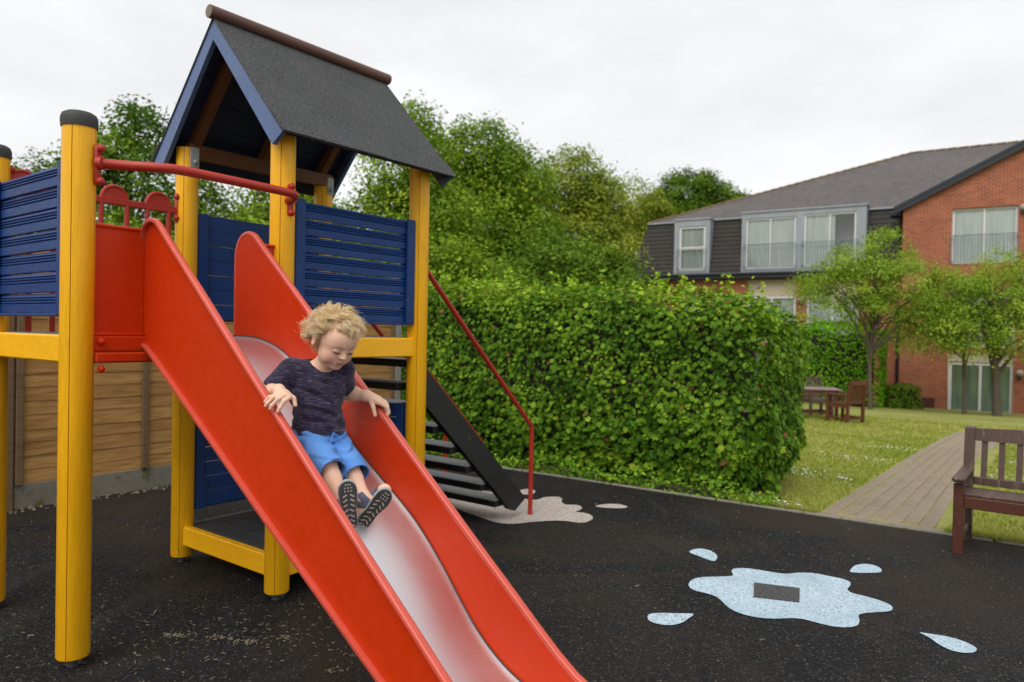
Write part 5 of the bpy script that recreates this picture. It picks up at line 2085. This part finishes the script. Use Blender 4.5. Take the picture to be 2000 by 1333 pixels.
def skin_mat():
    t = NT('child_skin', .52, .35)
    a = t.attr('skin')
    n_ = t.noise(140, 3)
    c = t.mixc(.12, a.outputs['Color'], t.ramp(n_, [(.3, (.45, .24, .17)), (.7, (.80, .58, .48))]))
    t.color(c)
    t.p.inputs['Subsurface Weight'].default_value = .10
    t.p.inputs['Subsurface Radius'].default_value = (.012, .005, .003)
    return t.m


def body_colors(v):
    base = A3(.72, .445, .315)
    c = np.tile(base, (len(v), 1))
    q = to_head(v)
    inh = (np.abs(q) < .13).all(1)

    def blend(mask, colr):
        m = np.clip(mask, 0, 1)[:, None] * inh[:, None]
        c[:] = c * (1 - m) + np.array(colr) * m
    for s in (-1, 1):
        dch = np.linalg.norm((q - A3(.062, s * .038, -.036)) / A3(.03, .020, .018), axis=1)
        blend((1.25 - dch) * .75, (.66, .27, .205))
        dear = np.linalg.norm((q - A3(-.012, s * .084, -.004)) / A3(.022, .014, .030), axis=1)
        blend((1.2 - dear) * .6, (.66, .27, .18))
        # lash line along the lower edge of the lid
        yy = (q[:, 1] - s * .0285) / .0145
        zl = -.0105 - .0030 * (1 - yy ** 2)
        blend(np.where((q[:, 0] > .05) & (np.abs(yy) < 1.05), 1.7 - np.abs(q[:, 2] - zl) / .0018, 0), (.07, .035, .025))
        ds = np.linalg.norm((q - A3(.078, s * .0285, .006)) / A3(.03, .019, .006), axis=1)
        blend((1.2 - ds) * .45, (.56, .30, .22))
        yb = (q[:, 1] - s * .030) / .019
        zb = .0185 + .002 * (1 - yb ** 2)
        blend(np.where((q[:, 0] > .04) & (np.abs(yb) < 1), .62 - np.abs(q[:, 2] - zb) / .0045, 0), (.42, .26, .14))
    dl = np.minimum(np.linalg.norm((q - A3(.082, 0, -.0530)) / A3(.014, .0190, .0042), axis=1), np.linalg.norm((q - A3(.080, 0, -.0635)) / A3(.014, .015, .0046), axis=1))
    blend((1.15 - dl) * 2.2, (.56, .190, .150))
    blend(np.where((q[:, 0] > .07) & (np.abs(q[:, 1]) < .0150), 1.3 - np.abs(q[:, 2] + .0580) / .0017, 0), (.13, .035, .03))
    dn = np.linalg.norm((q - A3(.095, 0, -.028)) / A3(.014, .013, .011), axis=1)
    blend((1.1 - dn) * .4, (.68, .33, .25))
    # knuckles and finger tips a little pinker
    for F_ in (FR, FL):
        for pts in F_:
            dd = np.linalg.norm(v - pts[-1], axis=1)
            m = np.clip(1.2 - dd / .012, 0, 1)[:, None] * .5
            c[:] = c * (1 - m) + A3(.72, .36, .27) * m
    for kn in (KNR, KNL):
        dd = np.linalg.norm(v - (kn + A3(.01, 0, .04)), axis=1)
        m = np.clip(1.2 - dd / .04, 0, 1)[:, None] * .3
        c[:] = c * (1 - m) + A3(.66, .36, .27) * m
    return c


def sdf_object(name, f, lo, hi, h, mat, parent, it=2, colors=None):
    v, fc = surface_nets(f, lo, hi, h)
    v = relax(v, fc, it, .5)
    me = np_mesh(name, v - CO, fc, mat, smooth=True)
    if colors is not None:
        ca = me.color_attributes.new('skin', 'FLOAT_COLOR', 'POINT')
        cc = np.ones((len(v), 4)); cc[:, :3] = colors(v)
        ca.data.foreach_set('color', cc.ravel().astype(np.float32))
    return link(name, me, parent)


sdf_object('body', body_sdf, (.70, -.72, .60), (1.24, -.19, 1.39), .0021, skin_mat(), child, 2, body_colors)


# ---- clothes
def folds(p, k, amp):
    return amp * (np.sin(p @ A3(38, 21, 55) * k + 1.3 * np.sin(p @ A3(-30, 44, 12) * k)) + .6 * np.sin(p @ A3(-61, 33, 80) * k + 2.0) + .4 * np.sin(p @ A3(20, -90, 60) * k))


def crease(p, segs, amp, wid):
    """folds pressed into the front of a garment along lines in (s, z)"""
    q = p[:, 1:3]
    o = np.zeros(len(p))
    for (a, b) in segs:
        a, b = np.array(a), np.array(b)
        ba = b - a
        h = np.clip(((q - a) @ ba) / (ba @ ba), 0, 1)
        w = q - a - h[:, None] * ba
        nrm_ = np.array([-ba[1], ba[0]]) / np.linalg.norm(ba)
        t = (w @ nrm_) / wid
        far = np.linalg.norm(w, axis=1) / wid
        o += amp * (np.exp(-far ** 2) - .55 * np.exp(-((t - 1.7) ** 2) - np.maximum(far - 2.2, 0) ** 2)) * (.4 + .6 * np.sin(np.pi * np.clip(h, .08, .92)))
    return o


def shirt_sdf(p):
    d = torso(p, .0075)
    d = smin(d, ell(p, A3(.876, -.450, .930), A3(.086, .103, .07)), .03)
    cut = -1e3 * np.ones(len(p))
    for sh, el in ((SHR, ELR), (SHL, ELL)):
        ax = (el - sh) / np.linalg.norm(el - sh)
        L = np.linalg.norm(el - sh)
        s_ = cap(p, sh, sh + ax * L * 1.1, .0415, .0400)
        t = (p - sh) @ ax
        s_ = np.where(t > L * .86, np.maximum(s_, t - L * .86), s_)
        d = smin(d, s_, .022)
    d = d + folds(p, 1.0, .0011) * np.clip((1.16 - p[:, 2]) / .06, .2, 1) + .0028 * np.sin((p[:, 2] - .95) * 95 + 3 * np.sin(p[:, 1] * 30)) * np.clip((1.02 - p[:, 2]) / .05, 0, 1)
    d = d + crease(p, [((-.545, 1.095), (-.465, 1.045)), ((-.36, 1.10), (-.435, 1.05)), ((-.545, 1.03), (-.45, 1.00)), ((-.37, 1.02), (-.46, .985)), ((-.53, .985), (-.42, .960)), ((-.39, .955), (-.47, .948)), ((-.50, 1.12), (-.44, 1.10))], .0060, .0085)
    sh_ = np.maximum(d, -(d + .0055))
    sh_ = np.maximum(sh_, .930 + .003 * np.sin(p[:, 1] * 25) - p[:, 2])
    nk = cap(p, NEC + A3(.004, 0, .004), HC + A3(.0, 0, -.03), .0410, .056)
    sh_ = np.maximum(sh_, -nk)
    # open sleeve ends
    for sh, el in ((SHR, ELR), (SHL, ELL)):
        ax = (el - sh) / np.linalg.norm(el - sh)
        L = np.linalg.norm(el - sh)
        near = cap(p, sh + ax * L * .5, el, .06, .06)
        sh_ = np.where(near < 0, np.maximum(sh_, (p - sh) @ ax - L * .84), sh_)
    return sh_


def shirt_mat():
    t = NT('dark_slub_jersey', .9, .15)
    w = t.noise(30, 6, .7, (1.3, 1.3, 17))
    f_ = t.noise(300, 2)
    c = t.ramp(w, [(.32, (.008, .006, .016)), (.50, (.021, .016, .038)), (.60, (.070, .060, .098)), (.72, (.21, .19, .26))])
    t.color(c)
    t.bump(f_, .3, .002)
    t.p.inputs['Sheen Weight'].default_value = .15
    return t.m


sdf_object('shirt', shirt_sdf, (.70, -.68, .90), (1.02, -.24, 1.22), .0024, shirt_mat(), child, 2)


def shorts_sdf(p):
    d = pelvis(p, .0050)
    for hi_, kn, fl in ((HIR, KNR, 0), (HIL, KNL, 1)):
        ax = (kn - hi_) / np.linalg.norm(kn - hi_); L = np.linalg.norm(kn - hi_)
        leg = cap(p, hi_, kn + ax * .09, .063, .0450)
        if fl:
            leg = smin(leg, cap(p, hi_ + A3(0, .012, -.02), kn + A3(.030, .026, -.030), .045, .036), .03)
        d = smin(d, leg, .018)
    gr = A3(0.93, -.455, .95)
    d = d + folds(p, .55, .0030) + .0045 * np.sin(((p - PEL) @ A3(60, 0, 75))) * np.clip((p[:, 0] - .90) / .05, 0, 1) * np.clip((.98 - p[:, 0]) / .04, 0, 1)
    d = d + crease(p, [((-.455, .900), (-.545, .930)), ((-.452, .895), (-.365, .925)), ((-.46, .925), (-.52, .945)), ((-.45, .920), (-.39, .942)), ((-.455, .870), (-.52, .890)), ((-.44, .865), (-.38, .885)), ((-.56, .865), (-.50, .852))], .0062, .0080)
    sh_ = np.maximum(d, -(d + .0055))
    sh_ = np.maximum(sh_, p[:, 2] - .958)
    for hi_, kn in ((HIR, KNR), (HIL, KNL)):
        ax = (kn - hi_) / np.linalg.norm(kn - hi_); L = np.linalg.norm(kn - hi_)
        near = cap(p, hi_ + ax * L * .7, kn + ax * .08, .10, .10)
        side = (p[:, 1] < -.468) if hi_ is HIR else (p[:, 1] >= -.468)
        sh_ = np.where(side & (near < 0), np.maximum(sh_, (p - hi_) @ ax - L * 1.30), sh_)
    return sh_


def shorts_mat():
    t = NT('blue_jersey', .85, .15)
    n_ = t.noise(12, 4)
    f_ = t.noise(260, 2)
    t.color(t.ramp(n_, [(.3, (.085, .225, .56)), (.7, (.115, .275, .64))]))
    t.bump(f_, .25, .002)
    return t.m


sdf_object('shorts', shorts_sdf, (.75, -.62, .76), (1.11, -.28, .98), .0026, shorts_mat(), child, 2)
sn = MB()
for k, (dx, dy) in enumerate(((0, .012), (.0, -.014))):
    a0 = A3(.962, -.455, .938)
    sn.tube([tuple(a0 - CO), tuple(a0 + A3(.010, dy, -.012) - CO), tuple(a0 + A3(.012, dy * 1.6, -.034) - CO)], .0022, 6)
sn.build('drawstring', shorts_mat(), child, 50)

# ---- sandals
dark_sole = paint('black_sandal_sole', (.034, .037, .040), .7, .3, None, None, .3)
pale_sole = paint('pale_sandal_edge', (.36, .37, .38), .7, .15)
lug_mat = paint('cream_sole_slit', (.36, .33, .27), .8, .2)
strap_mat = paint('blue_grey_sandal_strap', (.085, .10, .15), .8, .3, None, (.22, .24, .28), .3, .58)
orange = paint('orange_sandal_tab', (.75, .16, .06), .6, .1)


def sandal(an, ft, facing, wide=1.0):
    """facing: direction the sole looks"""
    ax = ft[1] - ft[0]; ax /= np.linalg.norm(ax)
    nr = np.array(facing, float); nr -= ax * (nr @ ax); nr /= np.linalg.norm(nr)
    sd = np.cross(nr, ax)

    def strap_f(p):
        f_ = foot(p, an, ft, .0045)
        t = (p - ft[0]) @ ax
        dn = (p - ft[0]) @ nr
        da = (p - an) @ (an - ft[0]) / np.linalg.norm(an - ft[0])
        band = np.minimum(np.abs(t - .088) - .014, np.abs(t - .050) - .011)
        heel = np.maximum(t + .004, dn - .02)
        heel = np.maximum(heel, -(dn + .045))
        ank = np.abs((p - (an * .75 + ft[0] * .25)) @ ((an - ft[0]) / np.linalg.norm(an - ft[0]))) - .010
        b = np.minimum(np.minimum(band, ank), heel)
        return np.maximum(np.maximum(f_, -(f_ + .006)), b)
    lo = np.minimum(np.minimum(ft[0], ft[1]), an) - .05; hi = np.maximum(np.maximum(ft[0], ft[1]), an) + .05
    up_o = sdf_object('sandal', strap_f, lo, hi, .0020, strap_mat, child, 2)
    out_l = [(-.034, 0), (-.030, .016), (-.016, .0235), (.010, .0245), (.034, .0225), (.060, .0265), (.088, .0300), (.110, .0265), (.123, .0150), (.127, 0)]
    outline = out_l + [(a, -b) for a, b in out_l[-2:0:-1]]
    outline = spline(outline, 3, True)
    c0 = ft[0] + nr * .024

    def prismy(sc, d0, d1, mat, name, parent):
        m_ = MB()
        n = len(outline)
        for dd, k in ((d0, sc), (d1, sc * (.985 if d1 > d0 else 1))):
            for a, b in outline:
                q = c0 + ax * ((a - .045) * k + .045) + sd * b * k * wide + nr * (dd + .006 * max(0, (a - .09) / .035) * -1)
                m_.v.append(tuple(q - CO))
        m_.f.append(tuple(range(n))[::-1]); m_.f.append(tuple(range(n, 2 * n)))
        for i in range(n):
            m_.f.append((i, (i + 1) % n, (i + 1) % n + n, i + n))
        return m_.build(name, mat, parent, 40)
    so_ = prismy(1.0, .0, .011, pale_sole, 'midsole', up_o)
    prismy(.95, .0105, .0165, dark_sole, 'outsole', up_o)
    lg = MB()
    Rm = Matrix((Vector(ax), Vector(sd), Vector(nr))).transposed()
    spots = []
    for i, a in enumerate((-.018, -.003, .012, .030, .046, .062, .077)):
        for s_ in (-1, 1):
            b = s_ * (.0085 if a < .04 else .0115)
            spots.append((a, b, .0044, .0150, s_ * .55))
    for a in (.092, .102, .112):
        for b in (-.010, 0, .010):
            spots.append((a, b * (1 if a < .11 else .7), .0040, .0045, .3))
    for a, b, la, lb, rr in spots:
        dd = .0168 - (.006 * max(0, (a - .09) / .035))
        q = c0 + ax * a + sd * b * wide + nr * dd
        lg.box(tuple(q - CO), (la, lb, .0016), Rm @ Matrix.Rotation(rr, 3, 'Z'))
    tag(lg.build('tread_slits', lug_mat, up_o), kind='stuff')
    return up_o, ax, sd, nr


sandal(ANR, FTR, (.80, -.56, .12))
so2, ax2, sd2, nr2 = sandal(ANL, FTL, (.80, -.52, -.18))
tab = FTL[1] - nr2 * .022 + ax2 * .006
MB().box(tuple(tab - CO), (.020, .018, .008), None, .003).build('toe_tab', orange, so2)


# ---- lashes along the lowered lids
lash_mat = paint('brown_lash', (.055, .030, .018), .7, .2)
for s_ in (-1, 1):
    pts = []
    for i in range(9):
        yy = -1 + 2 * i / 8
        q = A3(.0722 + .0128 * math.sqrt(max(.0, 1 - (yy * .9) ** 2)), s_ * .0285 + .0142 * yy, -.0088 - .0034 * (1 - yy * yy))
        pts.append(tuple(from_head(q) - CO))
    MB().tube(pts, [.0003, .0008, .0011, .0013, .0013, .0013, .0011, .0008, .0003], 6).build('eyelash', lash_mat, child, 'all')

# ---- hair
def hair_mat(name, stops):
    t = NT(name, .48, .4)
    a = t.attr('tint')
    t.color(t.ramp(a.outputs['Fac'], stops))
    tr = t.n.new('ShaderNodeBsdfTranslucent')
    tr.inputs['Color'].default_value = (.98, .84, .60, 1)
    ms = t.n.new('ShaderNodeMixShader'); ms.inputs['Fac'].default_value = .55
    t.l.new(t.p.outputs['BSDF'], ms.inputs[1]); t.l.new(tr.outputs['BSDF'], ms.inputs[2])
    t.l.new(ms.outputs['Shader'], t.n['Material Output'].inputs['Surface'])
    return t.m


HAIR = hair_mat('blond_hair', [(0, (.62, .41, .19)), (.4, (.92, .72, .44)), (.75, (.98, .85, .60)), (1, (.99, .93, .77))])


def hairline(q):
    """positive where scalp carries hair (head frame, unit direction from the cranium centre)"""
    x, y, z = q[:, 0], q[:, 1], q[:, 2]
    front = z - (.56 - .10 * np.abs(y))                     # above the forehead
    side = np.minimum(-x + .22 + .45 * z, z - .02)           # sides behind the temple, above the ear
    back = np.minimum(-x - .30, z + .70)
    return np.maximum(np.maximum(front, side), back)


def haircap(p):
    q = to_head(p)
    c = q - A3(-.014, 0, .026)
    u = c / np.maximum(np.linalg.norm(c, axis=1, keepdims=True), 1e-6)
    bump = .003 * np.sin(q @ A3(190, 120, 60)) + .004 * np.sin(q @ A3(-80, 170, 140) + 1) + .003 * np.sin(q @ A3(260, -200, 190))
    d = cranium(q, .005) + bump * .8
    return np.maximum(d, -(hairline(u) - .02) * .07) * HS


v_, f_ = surface_nets(haircap, HC - .14, HC + .14, .0030)
v_ = relax(v_, f_, 1)
hair_o = link('hair', np_mesh('hair', v_ - CO, f_, HAIR, np.clip(NPR.normal(.55, .12, len(f_)), 0, 1), smooth=True), child)



def lock_path(u, r_, L, lift, wild, cr, turns, n):
    """one wavy lock in the head frame, rooted at scalp direction u"""
    cen = A3(-.014, 0, .026)
    root = cen + u * A3(.091, .075, .079)
    tang = A3(-.35, 0, -1.0) + A3(.45 * max(0, u[0]), 1.1 * u[1], 0) + A3(1.1 * u[0] * max(0, u[2]), 0, 0)
    if u[0] < -.2: tang = tang + A3(-.8, 0, .35)          # blown out behind
    if u[0] > .25: tang = tang + A3(-.5, 1.0, .75)        # fringe swept back and to the left
    tang -= u * (tang @ u)
    tang /= np.linalg.norm(tang) + 1e-6
    dcur = tang + u * lift + r_.normal(0, wild, 3)
    dcur /= np.linalg.norm(dcur)
    ph = r_.uniform(0, 6.283)
    pos = root.copy(); pts = []
    for i in range(n):
        t = i / (n - 1)
        e1 = np.cross(dcur, u); e1 /= np.linalg.norm(e1) + 1e-6
        e2 = np.cross(dcur, e1)
        amp = cr * min(1, t * 2.2)
        pts.append(pos + e1 * amp * math.cos(ph + turns * 6.283 * t) + e2 * amp * .7 * math.sin(ph + turns * 6.283 * t))
        pos = pos + dcur * L / (n - 1)
        dcur = dcur + A3(-.015, 0, -.05) + (tang - dcur) * .06
        c_ = pos - cen
        k0 = np.linalg.norm(c_ / A3(.096, .080, .084))
        if k0 < 1.0: pos = cen + c_ / k0
        dcur /= np.linalg.norm(dcur)
    return np.array(pts)


def strand_set(nlock, per, r_tube, spread, len_rng, curl_rng, n, tint_mu, lift, seed, sides=3, wild=.2):
    r_ = np.random.default_rng(seed)
    VV, FF, TT = [], [], []
    nb = made = 0
    while made < nlock:
        u = r_.normal(size=3); u /= np.linalg.norm(u)
        if hairline(u[None])[0] < r_.uniform(.0, .07): continue
        made += 1
        L = r_.uniform(*len_rng) * (1.35 if u[0] < -.3 and u[2] < .5 else 1.0) * (.8 if u[2] > .75 else 1) * (.70 if u[0] > .3 else 1) * (.5 if abs(u[1]) > .62 and u[2] < .45 and u[0] > -.35 else 1)
        base = lock_path(u, r_, L, lift * r_.uniform(.5, 1.4), wild, r_.uniform(*curl_rng), r_.uniform(.8, 1.7) * L / .06, n)
        lt = r_.normal(tint_mu, .16)
        for k in range(per):
            off = r_.normal(0, spread, 3)
            gap = np.linspace(.5, 1.25, n)[:, None]
            sh_ = r_.uniform(.78, 1.12)
            wob = .0011 * np.stack([np.sin(np.linspace(0, 9, n) + r_.uniform(0, 6)) for _ in range(3)], 1)
            m_ = base[0] + (base - base[0]) * sh_ + off * gap + wob
            pts = from_head(m_) - CO
            tan = np.gradient(pts, axis=0); tan /= np.linalg.norm(tan, axis=1, keepdims=True) + 1e-9
            a_ = np.cross(tan, np.tile(A3(.3, .2, .93), (n, 1))); a_ /= np.linalg.norm(a_, axis=1, keepdims=True) + 1e-9
            b_ = np.cross(tan, a_)
            rad = r_tube * r_.uniform(.7, 1.3) * np.sin(np.linspace(.5, 2.95, n)) ** .6
            ang = np.arange(sides) * 2 * np.pi / sides
            ringv = pts[:, None, :] + rad[:, None, None] * (a_[:, None, :] * np.cos(ang)[None, :, None] + b_[:, None, :] * np.sin(ang)[None, :, None])
            VV.append(ringv.reshape(-1, 3))
            i0 = np.arange(n - 1)[:, None] * sides + np.arange(sides)[None, :]
            i1 = np.arange(n - 1)[:, None] * sides + (np.arange(sides)[None, :] + 1) % sides
            q = np.stack([i0, i1, i1 + sides, i0 + sides], -1).reshape(-1, 4) + nb
            FF.append(q); nb += n * sides
            TT.append(np.clip(np.full(len(q), lt + r_.normal(0, .09)) + .18 * np.repeat(np.linspace(-.8, .8, n - 1), sides), 0, 1))
    return np.vstack(VV), np.vstack(FF), np.concatenate(TT)


for nm, args in (('curls', (150, 40, .00080, .0050, (.052, .082), (.010, .017), 18, .66, .48, 1)),
                 ('wisps', (330, 3, .00040, .006, (.050, .090), (.008, .016), 16, .80, .75, 2, 3, .4))):
    a_, b_, c_ = strand_set(*args)
    tag(link(nm, np_mesh(nm, a_, b_, HAIR, c_, smooth=True), hair_o), kind='stuff')
